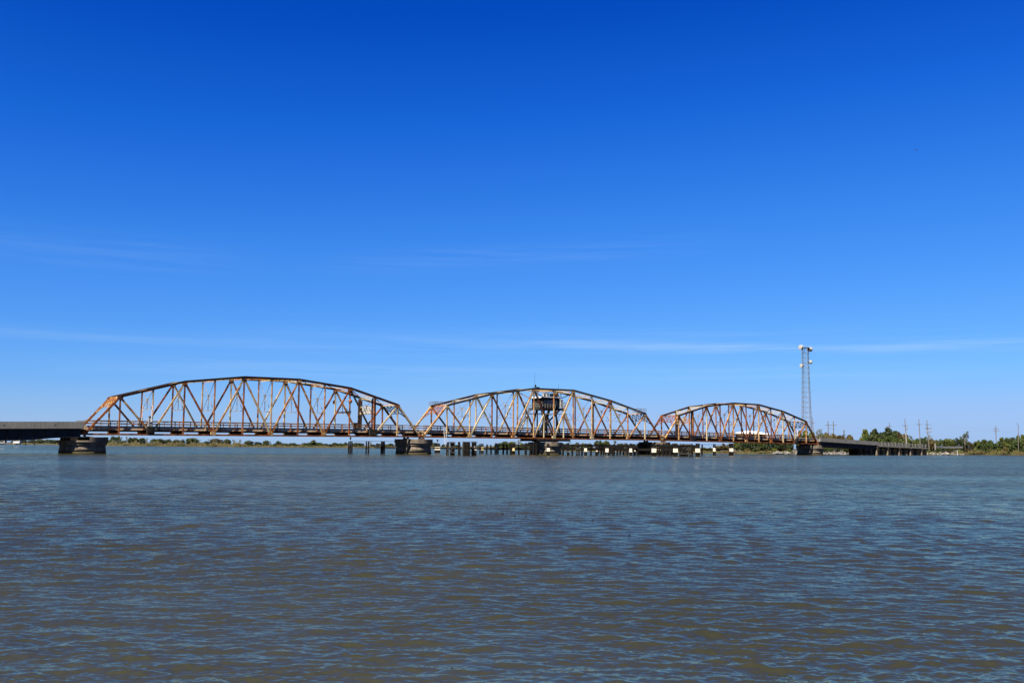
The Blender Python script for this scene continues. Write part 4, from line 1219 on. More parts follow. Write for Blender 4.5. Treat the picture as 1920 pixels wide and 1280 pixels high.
ORD27 = ['first', 'second', 'third', 'fourth', 'fifth', 'sixth', 'seventh', 'eighth', 'ninth', 'tenth', 'eleventh', 'twelfth', 'thirteenth', 'fourteenth', 'fifteenth', 'sixteenth',
         'seventeenth', 'eighteenth', 'nineteenth', 'twentieth', 'twenty-first', 'twenty-second', 'twenty-third', 'twenty-fourth', 'twenty-fifth', 'twenty-sixth', 'twenty-seventh']
W, Yb = 'board', 'board_yellow'
DOL = [
 (656.5, 849.6, 9, 827, 'boardless pile dolphin left of the second pier, first of three, with lamp', None, dict(lamp=True)),
 (688.5, 849.9, 7, 827, 'boardless pile dolphin left of the second pier, middle of three', None, {}),
 (717.5, 850.1, 8.5, 827, 'boardless pile dolphin left of the second pier, last of three', None, {}),
 (820, 849.3, 10.4, 830.5, 'dolphin with wide white board of faded red lettering just right of the second pier', (820, 837.4, 843.4, 10.2, W, ''), dict(lamp=True, mark=True)),
 (838.3, 852.4, 5, 828, 'slim leaning pile pair right of the wide lettered board', None, dict(lean=0.25)),
 (848, 852.8, 9, 828, 'braced pile dolphin between the slim leaning piles, left half of the swing span', None, dict(braces=True)),
 (861.3, 852.9, 5, 828, 'slim pile pair left of the broad timber cluster', None, dict(lean=-0.12)),
 (874, 853.7, 15.5, 827.5, 'broadest timber pile cluster, black, left half of the swing span', None, {}),
 (888.6, 853.7, 9.5, 827.3, 'cross-braced dolphin with tall white board at its right edge', (891.3, 836.6, 843.8, 4.4, W, ''), dict(braces=True)),
 (902.6, 850.1, 8.4, 831.2, 'split twin pile dolphin with square cream board', (904.6, 838.2, 843.6, 5, Yb, ''), {}),
 (931.2, 850.6, 8, 830.6, 'dolphin with small white board, midway between cream boards', (932.3, 837.2, 843, 4.4, W, ''), {}),
 (960.8, 851.4, 10.4, 830.7, 'dolphin with cream trapezoid board left of the pivot pier', (962.7, 839.4, 844.8, 5.4, Yb, 'trap'), {}),
 (985.8, 851.9, 4.6, 831, 'single slim pile close to the left of the pivot pier', None, {}),
 (1027.8, 853.6, 5.6, 831.5, 'dolphin with white board directly in front of the pivot pier', (1028, 839.6, 846, 5.8, W, ''), {}),
 (1065.2, 853.1, 5.4, 831.2, 'slim dolphin with white board, first right of the pivot pier', (1065.2, 840, 846.6, 5.5, W, ''), {}),
 (1083.6, 853.6, 6.8, 831.4, 'boardless dolphin between two white boards right of the pivot pier', None, dict(braces=True)),
 (1098, 853.6, 5.2, 831.2, 'slim dolphin with white board, second right of the pivot pier', (1098, 840, 846.6, 5.2, W, ''), {}),
 (1119, 853.8, 5.6, 833, 'dolphin with a thin low white plank, right half of the swing span', (1119, 844.3, 846.4, 3.4, W, ''), {}),
 (1138.2, 853.6, 7, 833, 'dolphin with white board beside the thin low plank', (1138, 840.5, 847.4, 5.9, W, ''), {}),
 (1150, 853.7, 5.4, 833, 'boardless slim dolphin right half of swing span, left of the twin posts', None, {}),
 (1172.5, 852.2, 10, 832.5, 'broad dark dolphin behind the walkway near the fourth pier', None, {}),
 (1182.6, 854.1, 5.4, 831.2, 'slim dolphin with tall white board left of the fourth pier', (1182.6, 840.4, 847.5, 4.9, W, ''), {}),
 (1190, 854.1, 4.6, 832.2, 'slim pile pair with low white plank, nearest left of the fourth pier', (1190.3, 844, 846, 2.8, W, ''), {}),
 (1226, 854.9, 8.6, 833.0, 'dolphin with broad white board in front of the fourth pier', (1226.2, 840.6, 847.9, 8.6, W, ''), {}),
 (1266.6, 855.4, 8.4, 831.8, 'dolphin with broad white board first right of the fourth pier', (1266.6, 840.6, 847.7, 8.6, W, ''), {}),
 (1280.5, 855.2, 8, 832, 'boardless braced dolphin between two broad white boards, under the right truss', None, dict(braces=True)),
 (1291.6, 855.6, 7, 832, 'boardless pile dolphin with pale cross timbers, under the right truss', None, dict(braces=True)),
 (1308.3, 856, 8.6, 831, 'dolphin with the largest white board, left under the right truss', (1308.3, 840.6, 847.9, 8.6, W, ''), {}),
 (1339.6, 853.6, 5.2, 832, 'slim dolphin with narrow white board, middle of the last three under the right truss', (1339.6, 839.6, 846, 5, W, ''), {}),
 (1370.8, 853.5, 8.8, 830.7, 'rightmost dolphin, with broad white board, under the right truss', (1371.2, 840.2, 846.4, 7.3, W, ''), {}),
]
for (px, pyw, wpx, pyt, lab, bd, kw) in DOL:
    dolphin(px, pyw, wpx, pyt, lab, board=bd, **kw)

def waler(label, pts, h=0.3, name='timber_waler', group='timber walers linking the dolphins', posts=0):
    """heavy horizontal timbers bolted from dolphin to dolphin; pts are (px, py, water-line py)"""
    W3 = []
    for (px, py, pyw) in pts:
        b = at_water(px, pyw)
        W3.append(Vector((b.x, b.y, (pyw - py) * b.y / F_PX)))
    c0 = W3[0].copy(); c0.z = 0
    mb = MB()
    for a, b in zip(W3, W3[1:]):
        d = (b - a); d.z = 0; d.normalize()
        sd = Vector((-d.y, d.x, 0))
        mb.bar(a - c0, b - c0, 0.25, h, sd)
        mb.bar(a - c0 + Vector((0, 0.5, -h * 0.2)), b - c0 + Vector((0, 0.5, -h * 0.2)), 0.22, h * 0.7, sd)
        n = max(1, int((b - a).length / 2.2))
        for k in range(n):
            p_ = a + (b - a) * ((k + 0.5) / n) - c0
            mb.box(p_.x - 0.09, p_.x + 0.09, p_.y - 0.16, p_.y + 0.62, p_.z - h * 0.8, p_.z + h * 0.6)
    o = mb.build(name, M['timber'], loc=c0)
    tag(o, label, 'timber beam', group)
    return o
waler('lower timber waler running from the lettered board dolphin to the cream board', [(812, 839.8, 850.2), (842, 840.2, 850.6), (870, 840.5, 850.8), (905, 840.6, 850.4)], 0.34)
waler('lower timber waler left of the pivot pier', [(905, 840.8, 850.4), (931, 840.9, 850.7), (962, 841.2, 851.3), (1000, 841.6, 852)], 0.5)
waler('upper timber waler left of the pivot pier', [(955, 834.6, 851.3), (986, 835, 851.8), (1000, 835, 852)], 0.3)
waler('lower timber waler right of the pivot pier to the fourth pier', [(1050, 841.4, 853), (1098, 841.8, 853.4), (1140, 842.2, 853.5), (1190, 842.6, 854), (1226, 842.8, 854.6)], 0.6)
waler('upper timber waler right of the pivot pier to the fourth pier', [(1055, 834.8, 853), (1098, 835, 853.4), (1140, 835.4, 853.5), (1190, 835.6, 854)], 0.5)
waler('lower timber waler under the left part of the right truss', [(1240, 842.4, 854.8), (1266, 842.6, 855.2), (1308, 842.8, 855.6)], 0.6)
waler('upper timber waler under the left part of the right truss', [(1238, 835.4, 854.6), (1268, 835.6, 855), (1312, 836, 855.4)], 0.5)
waler('lower timber waler joining the last three boarded dolphins', [(1312, 842.2, 854.4), (1340, 842.3, 853.4), (1371, 842.4, 853.2)], 0.34)
def wire(name, label, cat, pts, r, group=None, m='wire', sag=0.0):
    P = []
    for a, b in zip(pts, pts[1:]):
        for k in range(8):
            f = k / 8.0
            p = Vector(a) + (Vector(b) - Vector(a)) * f
            p.z -= sag * 4 * f * (1 - f)
            P.append(p)
    P.append(Vector(pts[-1]))
    c = P[0].copy()
    mb = MB(); mb.tube([p - c for p in P], r, 5)
    o = mb.build(name, M[m], loc=c)
    return tag(o, label, cat, group)
def wp(px, py, pyw):
    b = at_water(px, pyw); return Vector((b.x, b.y, (pyw - py) * b.y / F_PX))
wire('handline_cable', 'thin cable strung over the three boardless dolphins left of the second pier', 'cable', [wp(656, 827.0, 849.6), wp(688, 827.1, 849.9), wp(718, 827.2, 850.1), wp(740, 827.3, 850.4)], 0.05, 'cables strung between dolphins', 'timber')
wire('handline_cable', 'thin cable strung between the last boarded dolphins under the right truss', 'cable', [wp(1308, 833.2, 854.6), wp(1340, 833.3, 853.6), wp(1370, 833.4, 853.5)], 0.06, 'cables strung between dolphins', 'timber')

FP = [(1056, 852.6, 833), (1073, 852.9, 834), (1091, 853, 832.5), (1108, 853.1, 833.6), (1127, 852.6, 832.2), (1132, 852.4, 834), (1144, 852.8, 833), (1157, 853, 831.8), (1163, 852.2, 833.4),
      (1177, 852.6, 832.6), (1196, 853.2, 831.6), (1236, 854.2, 832.4), (1243, 854, 833.6), (1250, 854.2, 831.6), (1257, 854.4, 833), (1275, 854.8, 832), (1286, 855, 833.4), (1298, 855.2, 831.8),
      (1316, 853.4, 833.2), (912, 850.2, 832.6), (921, 850.4, 833.8), (943, 850.8, 833), (951, 851, 832.2), (973, 851.5, 833), (994, 852, 829.5), (1000, 852.4, 828.8), (1006, 852.8, 829.6)]
FP.sort()
for k, (px, pyw, pyt) in enumerate(FP):
    base = at_water(px, pyw)
    h = (pyw - pyt) * base.y / F_PX
    rn = random.Random(k)
    mb = MB(); lx, ly = rn.uniform(-0.25, 0.25), rn.uniform(-0.2, 0.2)
    mb.tube([(0, 0, -1.5), (lx * 0.5, ly * 0.5, h * 0.5), (lx, ly, h)], [0.29, 0.27, 0.23], 9)
    o = mb.build('fender_pile', M['timber'], loc=(base.x, base.y, 0))
    tag(o, '%s lone black fender pile from the left along the timber walers' % ORD27[k], 'pile', 'lone fender piles along the walers')

def wharf():
    a, b = at_water(1117, 849.8), at_water(1200, 850.6)
    root = thing('timber_wharf', 'dark plank wharf behind the boarded dolphins left of the fourth pier', 'wharf', a)
    d = b - a; n3 = Vector((-d.y, d.x, 0)).normalized()
    mb = MB(); mb.bar(Vector((0, 0, 1.75)), d + Vector((0, 0, 1.75)), 0.2, 1.3, n3); mb.build('plank_skirt', M['timber'], root)
    mb = MB(); mb.bar(n3 * 1.6 + Vector((0, 0, 2.5)), d + n3 * 1.6 + Vector((0, 0, 2.5)), 3.4, 0.18, n3); mb.build('deck', M['timber'], root)
    for k in range(15):
        p_ = d * (k / 14.0) - n3 * 0.25
        mb = MB(); mb.tube([(p_.x, p_.y, -1), (p_.x, p_.y, 2.75 + 0.5 * (k % 3 == 0))], 0.2, 7); mb.build('pile', M['timber'], root)
    for f, w_ in ((0.10, 0.9), (0.17, 0.7), (0.24, 1.0), (0.62, 0.6)):
        p_ = d * f - n3 * 0.5
        mb = MB(); mb.bar(Vector((p_.x, p_.y, 1.55)), Vector((p_.x, p_.y, 1.62)) + d.normalized() * w_ * 1.6, 0.06, 0.4, n3); mb.build('white_plank', M['board'], root)
wharf()

# curved timber fender wall around the fourth pier
def fender_wall():
    c = bpt((T3 + T4) / 2, TW / 2, 0)
    root = thing('timber_fender', 'black curved timber fender wall wrapped round the fourth pier', 'fender', c, BTH)
    a0, a1 = math.radians(165), math.radians(318)
    R = 6.2
    for z, hh in ((0.9, 0.36), (2.1, 0.36), (3.1, 0.3)):
        mb = MB()
        n = 10
        for k in range(n):
            p = [(R * math.cos(a0 + (a1 - a0) * (k + j) / n), R * math.sin(a0 + (a1 - a0) * (k + j) / n), z) for j in (0, 1)]
            d = Vector(p[1]) - Vector(p[0])
            mb.bar(p[0], p[1], 0.3, hh, (-d.y, d.x, 0))
        mb.build('ring_waler', M['timber'], root)
    for k in range(26):
        an = a0 + (a1 - a0) * k / 25
        x, y = (R + 0.34) * math.cos(an), (R + 0.34) * math.sin(an)
        hh = 3.4 + 0.25 * math.sin(k * 2.3)
        mb = MB(); mb.tube([(x, y, -1.2), (x, y, hh)], [0.22, 0.2], 8)
        mb.build('fender_pile', M['timber'], root)
fender_wall()

# ------------------------------------------------------------------ microwave tower
def microwave_tower():
    D = 540.0
    base = at(1513.5, 840, D); base.z = 0.6
    top = at(1509.5, 651.5, D)
    Ht = top.z - base.z
    root = thing('microwave_tower', 'tall galvanised lattice tower with white drum dishes, behind the right truss end', 'tower', base, 0)
    def wdt(f):                                   # half diagonal
        return 3.55 - 1.72 * f if f < 0.8 else 2.174 - 0.35 * (f - 0.8)
    RZ = math.radians(17)
    def leg(k, f):
        a = RZ + k * math.pi / 2
        return Vector((wdt(f) * math.cos(a) + (top.x - base.x) * f, wdt(f) * math.sin(a), Ht * f))
    N = 21
    for k in range(4):
        mb = MB(); mb.tube([leg(k, i / N) for i in range(N + 1)], 0.12, 6); mb.build('leg', M['galv'], root)
    for k in range(4):
        mb = MB(); k2 = (k + 1) % 4
        for i in range(N):
            f0, f1 = i / N, (i + 1) / N
            mb.bar(leg(k, f1), leg(k2, f1), 0.10, 0.10)
            mid = (leg(k, f1) + leg(k2, f1)) / 2
            mb.bar(leg(k, f0), mid, 0.085, 0.085); mb.bar(leg(k2, f0), mid, 0.085, 0.085)
        mb.build('lattice_face', M['galv'], root)
    mb = MB()
    for dx in (-0.25, 0.25):
        mb.tube([(dx - 0.3, 0.2, 0), ((top.x - base.x) - 0.3 + dx, 0.2, Ht)], 0.05, 5)
    for i in range(120):
        z = Ht * i / 120; x = (top.x - base.x) * i / 120 - 0.3
        mb.bar((x - 0.25, 0.2, z), (x + 0.25, 0.2, z), 0.04, 0.05, (0, 1, 0))
    mb.build('ladder', M['grey'], root)
    mb = MB(); mb.box(top.x - base.x - 2.0, top.x - base.x + 2.0, -2, 2, Ht - 0.12, Ht)
    mb.build('top_platform', M['galv'], root)
    for (px, py, r, az, dep) in ((1502.3, 651.0, 1.26, -150, 1.5), (1518.2, 654.8, 1.22, 24, 1.8), (1520.0, 678.8, 0.98, -24, 1.2), (1503.3, 685.3, 0.92, -140, 1.4)):
        c = at(px, py, D) - base
        ax = Vector((math.cos(math.radians(az)), math.sin(math.radians(az)), 0))
        dr = MB()
        R3 = Vector((0, 0, 1)).rotation_difference(ax).to_matrix()
        prof = [(0.25, -dep * 0.75), (r * 0.75, -dep * 0.55), (r, -dep * 0.28), (r, dep * 0.5), (r * 0.97, dep * 0.53), (r * 0.5, dep * 0.57), (0.02, dep * 0.58)]
        dr.lathe(prof, (0, 0, 0), 28)
        dr.v = [tuple(R3 @ Vector(v) + c) for v in dr.v]
        dish = dr.build('drum_dish', M['dish'], root, smooth=False)
        mb = MB()
        f = c.z / Ht
        axp = Vector(((top.x - base.x) * f, 0, c.z))
        mb.bar(c - ax * dep * 0.7, axp + (c - axp).normalized() * 0.8, 0.22, 0.22)
        mb.build('dish_mount', M['darkmetal'], dish)
    for (z, dx, ln) in ((0.80, -2.9, 1.2), (0.78, 3.4, 1.0), (0.58, 3.6, 0.9)):
        mb = MB(); p_ = Vector(((top.x - base.x) * z + dx, 0, Ht * z))
        mb.bar(p_, (p_.x - dx * 0.4, 0, p_.z - 0.2), 0.06, 0.06); mb.tube([p_, p_ + Vector((0, 0, ln))], 0.05, 5)
        mb.build('whip_aerial', M['galv'], root)
microwave_tower()

# ------------------------------------------------------------------ utility poles and lamps
WIRE_ENDS = []
def utility_pole(label, px, pyt, pxb, arms, Y, r=0.21, pale_from=None, transformers=(), name='utility_pole'):
    base = at(pxb, 838, Y); base.z = 0.8
    top = at(px, pyt, Y)
    d = top - base
    root = thing(name, label, 'utility pole', base, 0, 'utility poles on the right bank')
    mb = MB()
    if pale_from:
        f = (top.z - at(px, pale_from, Y).z) / d.z
        mid = d * (1 - f)
        mb.tube([mid, d], [r * 0.9, r * 0.7], 8)
        lo = MB(); lo.tube([Vector((0, 0, -1)), mid - d.normalized() * 0.01], [r * 1.35, r * 1.25], 8)
        lo.build('pole_foot', M['concrete'], root)
    else:
        mb.tube([Vector((0, 0, -1)), d], [r * 1.15, r * 0.75], 8)
    mb.build('pole', M['pole'], root)
    for (ya, xa, xb) in arms:
        z = at(px, ya, Y).z - base.z
        cx = d.x * z / d.z
        a_, b_ = at(xa, ya, Y).x - base.x, at(xb, ya, Y).x - base.x
        ar = MB(); ar.bar((a_, -0.2, z), (b_, -0.2, z), 0.12, 0.15)
        ar.bar((a_ * 0.5 + cx * 0.5, -0.2, z), (cx, -0.1, z - 0.7), 0.05, 0.06); ar.bar((b_ * 0.5 + cx * 0.5, -0.2, z), (cx, -0.1, z - 0.7), 0.05, 0.06)
        ins = ar
        for xi in (a_ + 0.08, b_ - 0.08, (a_ + cx) / 2):
            ins.lathe([(0.05, 0), (0.11, 0.08), (0.05, 0.18), (0.1, 0.24), (0.03, 0.32)], (xi, -0.2, z + 0.06), 8)
        ar.build('crossarm', M['pole'], root)
    for (tx_, ty_) in transformers:
        c = at(tx_, ty_, Y) - base
        t_ = MB(); t_.lathe([(0.3, -0.5), (0.33, -0.45), (0.33, 0.4), (0.2, 0.5)], c, 10)
        cx = d.x * c.z / d.z
        t_.bar(c, (cx, 0, c.z), 0.1, 0.1)
        t_.build('transformer', M['grey'], root)
    return base, d
def hframe():
    Y = 500.0
    b1 = at(1553.2, 838, Y); b1.z = 0.8
    root = thing('h_frame_pole', 'twin-pole H-frame power structure above the right approach parapet', 'utility pole', b1, 0)
    for px in (1553, 1563):
        mb = MB(); x = at(px, 810, Y).x - b1.x
        z = at(px, 789.2, Y).z - b1.z
        mb.tube([(x, 0, -1), (x, 0, z)], [0.26, 0.2], 8); mb.build('pole', M['pole'], root)
    for (ya, xa, xb, h) in ((796.6, 1547.5, 1568.5, 0.24), (803, 1553, 1563, 0.14), (812, 1553, 1563, 0.14)):
        z = at(1558, ya, Y).z - b1.z
        mb = MB(); mb.bar((at(xa, ya, Y).x - b1.x, -0.28, z), (at(xb, ya, Y).x - b1.x, -0.28, z), 0.16, h); mb.build('crossarm', M['pole'], root)
hframe()
utility_pole('pole with white lamp drum standing under the tower foot', 1523.6, 783, 1525, [(792, 1519.5, 1528)], 500, 0.2, transformers=[(1524.6, 803.4)])
utility_pole('short-topped utility pole rising out of the big dark green tree', 1667.6, 792, 1668.4, [(798.8, 1663.5, 1672)], 520)
utility_pole('two-tone utility pole with pale lower half behind the trestle', 1696.4, 784.9, 1700.8, [(797.7, 1692, 1702)], 480, 0.24, pale_from=810.5, transformers=[(1700.4, 803.4)])
utility_pole('slender leaning utility pole with one crossarm, right of the two-tone pole', 1722.7, 785.7, 1726.2, [(795.7, 1718.3, 1729.4)], 485, 0.23)
utility_pole('dark leaning pole with three tiers of crossarms and transformers', 1737.6, 787, 1742.4, [(795.6, 1733.4, 1745.4), (801.8, 1734.6, 1746), (803.8, 1734.6, 1746), (809.6, 1736.6, 1745.6)], 480, 0.21,
             transformers=[(1744.8, 808.2), (1739, 809.8)])
utility_pole('lone utility pole with two crossarms above the right point', 1867, 798, 1867.6, [(803.6, 1863, 1872.6), (808, 1861.2, 1873.6)], 520, 0.23)
def street_light():
    Y = 500.0
    b0 = at(1909.6, 846, Y); b0.z = 0.8
    root = thing('street_light', 'street lamp on a tall dark pole above the bushes, right edge', 'lamp', b0, 0)
    top = at(1909, 795.5, Y) - b0
    mb = MB(); mb.tube([(0, 0, -0.5), top], [0.2, 0.15], 8); mb.build('pole', M['pole'], root)
    hd = at(1905.2, 793.4, Y) - b0
    mb = MB(); mb.tube([top - Vector((0, 0, 0.3)), (top + hd) / 2 + Vector((0, 0, 0.1)), hd], 0.07, 6); mb.build('arm', M['galv'], root)
    mb = MB(); mb.lathe([(0.1, 0.2), (0.32, 0.05), (0.28, -0.18), (0.1, -0.25)], hd, 10); mb.build('lamp_head', M['grey'], root)
street_light()
WR = [('between the H-frame and the pole in the big tree', [at(1568, 796.6, 500), at(1667.6, 798.6, 520)], 1.2),
      ('from the big tree pole to the two-tone pole', [at(1671, 798.8, 520), at(1696.6, 797.8, 480)], 0.2),
      ('from the two-tone pole to the slender leaning pole', [at(1697, 797.8, 480), at(1723, 795.8, 485)], 0.2),
      ('from the three-tier pole to the lone right pole, upper', [at(1745, 795.6, 480), at(1863, 803.6, 520)], 0.6),
      ('from the three-tier pole to the lone right pole, lower', [at(1745.5, 802, 480), at(1861.5, 808, 520)], 0.6),
      ('from the lone right pole out past the street lamp', [at(1873.5, 808, 520), at(1990, 808.5, 560)], 0.3),
      ('low over the trees left of the big yellow-green tree', [at(1568, 803, 500), at(1600, 814.5, 505), at(1640, 806, 520)], 0.0)]
for lab, pts, sg in WR:
    wire('power_line', 'thin power line ' + lab, 'power line', pts, 0.016, 'power lines on the right bank', 'wire', sg)

# ------------------------------------------------------------------ vegetation
def leaf_cloud(mb, lobes, n, size, rnd, flat=0.0):
    tot = sum(l[1] * l[2] * l[3] for l in lobes)
    for (c, rx, ry, rz) in lobes:
        k = int(n * (rx * ry * rz) / tot)
        for _ in range(k):
            while True:
                p = np.array([rnd.uniform(-1, 1) for _ in range(3)])
                r = np.linalg.norm(p)
                if 0.25 < r <= 1: break
            p = p / r * (r ** 0.45)
            if rnd.random() < 0.12: p = p * rnd.uniform(1.0, 1.22)
            P = Vector((c[0] + p[0] * rx, c[1] + p[1] * ry, c[2] + p[2] * rz))
            a = Vector((rnd.gauss(0, 1), rnd.gauss(0, 1), rnd.gauss(0, 1))).normalized()
            b = a.cross(Vector((rnd.gauss(0, 1), rnd.gauss(0, 1), rnd.gauss(0, 1)))).normalized()
            s_ = size * rnd.uniform(0.6, 1.4)
            mb.add([P - a * s_, P + b * s_ * 0.8, P + a * s_, P - b * s_ * 0.8], [(0, 1, 2, 3)])

PROTO = {}
def proto(kind, leafm, var):
    key = (kind, leafm, var)
    if key in PROTO: return PROTO[key]
    rnd = random.Random(hash_(key))
    tr, cr = MB(), MB()
    if kind == 'round':            # dense, nearly to the ground
        lobes = [((0, 0, 0.52), 0.44, 0.44, 0.40)]
        for _ in range(7):
            a = rnd.uniform(0, 6.28); r = rnd.uniform(0.15, 0.36)
            lobes.append(((r * math.cos(a), r * math.sin(a), rnd.uniform(0.3, 0.82)), rnd.uniform(0.16, 0.26), rnd.uniform(0.16, 0.26), rnd.uniform(0.12, 0.2)))
        leaf_cloud(cr, lobes, 1100, 0.048, rnd)
        tr.tube([(0, 0, -0.05), (0.02, 0, 0.3), (0, 0.02, 0.6)], [0.045, 0.035, 0.015], 6)
        for l in lobes[1:5]: tr.tube([(0.01, 0, 0.2), l[0]], [0.022, 0.008], 5)
    elif kind == 'broad':          # big tree, clumped crown with gaps
        lobes = []
        for _ in range(30):
            a = rnd.uniform(0, 6.28); r = abs(rnd.gauss(0.0, 0.28)); r = min(r, 0.42)
            z = rnd.uniform(0.22, 0.92 - r * 0.5)
            lobes.append(((r * math.cos(a), r * math.sin(a), z), rnd.uniform(0.10, 0.17), rnd.uniform(0.10, 0.17), rnd.uniform(0.07, 0.11)))
        leaf_cloud(cr, lobes, 4200, 0.034, rnd)
        tr.tube([(0, 0, -0.05), (0.01, 0, 0.22), (0, 0.01, 0.5), (0, 0, 0.75)], [0.04, 0.034, 0.022, 0.008], 7)
        for l in lobes[:11]: tr.tube([(0.0, 0, 0.16 + 0.25 * rnd.random()), l[0]], [0.017, 0.005], 5)
    elif kind == 'sparse':         # thin twiggy tree
        lobes = []
        for _ in range(12):
            a = rnd.uniform(0, 6.28); r = rnd.uniform(0.05, 0.36)
            lobes.append(((r * math.cos(a), r * math.sin(a), rnd.uniform(0.42, 0.94)), 0.10, 0.10, 0.07))
        leaf_cloud(cr, lobes, 420, 0.028, rnd)
        tr.tube([(0, 0, -0.05), (0.02, 0, 0.35), (-0.01, 0.02, 0.7), (0.01, 0, 0.97)], [0.03, 0.024, 0.014, 0.004], 6)
        for l in lobes: tr.tube([(0.0, 0, rnd.uniform(0.25, 0.55)), l[0]], [0.012, 0.004], 5)
    elif kind == 'cone':           # cypress-like
        lobes = [((0, 0, 0.2 + 0.16 * k), 0.36 - 0.07 * k, 0.36 - 0.07 * k, 0.14) for k in range(5)]
        leaf_cloud(cr, lobes, 900, 0.034, rnd)
        tr.tube([(0, 0, -0.05), (0, 0, 0.9)], [0.035, 0.008], 6)
    else:                          # shrub
        lobes = []
        for _ in range(10):
            a = rnd.uniform(0, 6.28); r = rnd.uniform(0.0, 0.36)
            lobes.append(((r * math.cos(a), r * math.sin(a), rnd.uniform(0.15, 0.8 - r * 0.8)), rnd.uniform(0.14, 0.22), rnd.uniform(0.14, 0.22), rnd.uniform(0.12, 0.2)))
        leaf_cloud(cr, lobes, 900, 0.042, rnd)
        for l in lobes[:6]: tr.tube([(0, 0, -0.05), l[0]], [0.02, 0.006], 5)
    T = tr.build('trunk', M['bark']); C = cr.build('crown', M[leafm])
    PROTO[key] = (T, C)
    for o in (T, C): COL.objects.unlink(o)
    return PROTO[key]
def hash_(key):
    h = 17
    for ch in str(key): h = (h * 31 + ord(ch)) % 1000003
    return h

NTREE = [0]
def tree(px, pyt, wpx, Y, kind, leafm, label, group, base_z=0.55, name='tree'):
    NTREE[0] += 1
    T, C = proto(kind, leafm, NTREE[0] % 3)
    top = at(px, pyt, Y)
    h = max(0.8, (top.z - base_z) / 0.97)
    w = wpx * Y / F_PX / 0.86
    root = thing(name, label, 'shrub' if name == 'shrub' else 'tree', (top.x, Y, base_z), (NTREE[0] * 2.399) % 6.28, group)
    for o in (T, C):
        c = o.copy(); COL.objects.link(c); c.parent = root
        c.scale = (w, w, h)
    return root

LOOK = {'dark': ('leaf_dark', 'dark green'), 'mid': ('leaf_mid', 'mid green'), 'bright': ('leaf_bright', 'yellow-green'),
        'brown': ('leaf_brown', 'russet'), 'pale': ('leaf_pale', 'pale')}
KW = {'round': 'rounded', 'broad': 'broad', 'sparse': 'thin', 'cone': 'pointed', 'shrub': 'bushy'}
ORD = ['first', 'second', 'third', 'fourth', 'fifth', 'sixth', 'seventh', 'eighth', 'ninth', 'tenth', 'eleventh', 'twelfth', 'thirteenth', 'fourteenth',
       'fifteenth', 'sixteenth', 'seventeenth', 'eighteenth', 'nineteenth', 'twentieth', 'twenty-first', 'twenty-second', 'twenty-third', 'twenty-fourth',
       'twenty-fifth', 'twenty-sixth', 'twenty-seventh', 'twenty-eighth', 'twenty-ninth', 'thirtieth', 'thirty-first', 'thirty-second', 'thirty-third', 'thirty-fourth']
def zone(where, items, group, dY, name='tree', Yfix=None):
    items = sorted(items)
    cnt = {}
    for (px, pyt, w, kind, col) in items:
        lm, cw = LOOK[col]
        key = (KW[kind], cw)
        cnt[key] = cnt.get(key, 0) + 1
    seen = {}
    for i, (px, pyt, w, kind, col) in enumerate(items):
        lm, cw = LOOK[col]
        key = (KW[kind], cw)
        seen[key] = seen.get(key, 0) + 1
        noun = 'shrub' if name == 'shrub' else 'tree'
        pre = '' if cnt[key] == 1 else ORD[seen[key] - 1] + ' '
        lab = ('%s%s %s %s %s' % (pre, KW[kind], cw, noun, where)) if cnt[key] == 1 else \
              ('%s%s %s %s from the left %s' % (pre, KW[kind], cw, noun, where))
        Y = (shore_at(px) + dY + (i * 7 % 5) * 2.2) if Yfix is None else Yfix + (i * 7 % 5) * 2.5
        tree(px, pyt, w, Y, kind, lm, lab, group, name=name)

G1 = 'trees and bushes of the far left bank'
zone('under the left girder approach', [(60, 824.5, 16, 'round', 'dark'), (76, 823, 18, 'round', 'mid'), (92, 823.5, 18, 'round', 'dark'), (106, 824, 16, 'round', 'mid'), (44, 825, 14, 'round', 'dark'), (28, 826, 14, 'round', 'mid')], G1, 14)
zone('below the left truss span', [
 (206, 824, 14, 'round', 'mid'), (217, 818, 20, 'round', 'dark'), (224, 816.8, 9, 'sparse', 'mid'), (231, 825, 12, 'round', 'mid'), (238, 817.6, 8, 'sparse', 'pale'), (246, 820, 12, 'round', 'dark'), (253, 819.5, 15, 'round', 'mid'),
 (267, 820.5, 13, 'round', 'dark'), (276, 820.5, 8, 'sparse', 'pale'), (289, 822, 14, 'round', 'mid'), (299, 821.3, 19, 'round', 'mid'), (314, 823, 14, 'round', 'dark'), (323, 827, 8, 'round', 'dark'),
 (331, 823, 15, 'round', 'mid'), (342, 823.3, 9, 'round', 'dark'), (361, 819.8, 23, 'round', 'dark'), (373, 824, 9, 'sparse', 'pale'), (388, 826.5, 12, 'round', 'mid'),
 (406, 821.3, 23, 'round', 'brown'), (426, 822, 14, 'round', 'mid'), (438, 823, 8, 'sparse', 'pale'), (449.5, 823.6, 8, 'sparse', 'pale'), (467, 825, 17, 'round', 'mid'), (484.6, 828, 14, 'round', 'dark'),
 (499, 825, 12, 'round', 'mid'), (507, 827, 6, 'sparse', 'pale'), (522.5, 826.3, 11, 'round', 'dark'), (536, 830.5, 11, 'round', 'mid'), (549, 830, 14, 'round', 'dark'), (560, 832, 10, 'round', 'mid'), (571, 829.6, 11, 'round', 'mid'),
 (580, 828.5, 11, 'round', 'mid'), (588.5, 824.6, 14, 'broad', 'mid'), (599.5, 828.6, 11, 'round', 'mid'), (610, 831.2, 11, 'round', 'dark'), (620, 832, 10, 'round', 'mid'), (628, 829, 12, 'round', 'mid'), (639, 830, 11, 'round', 'mid'), (648, 829, 9, 'round', 'dark')], G1, 16)
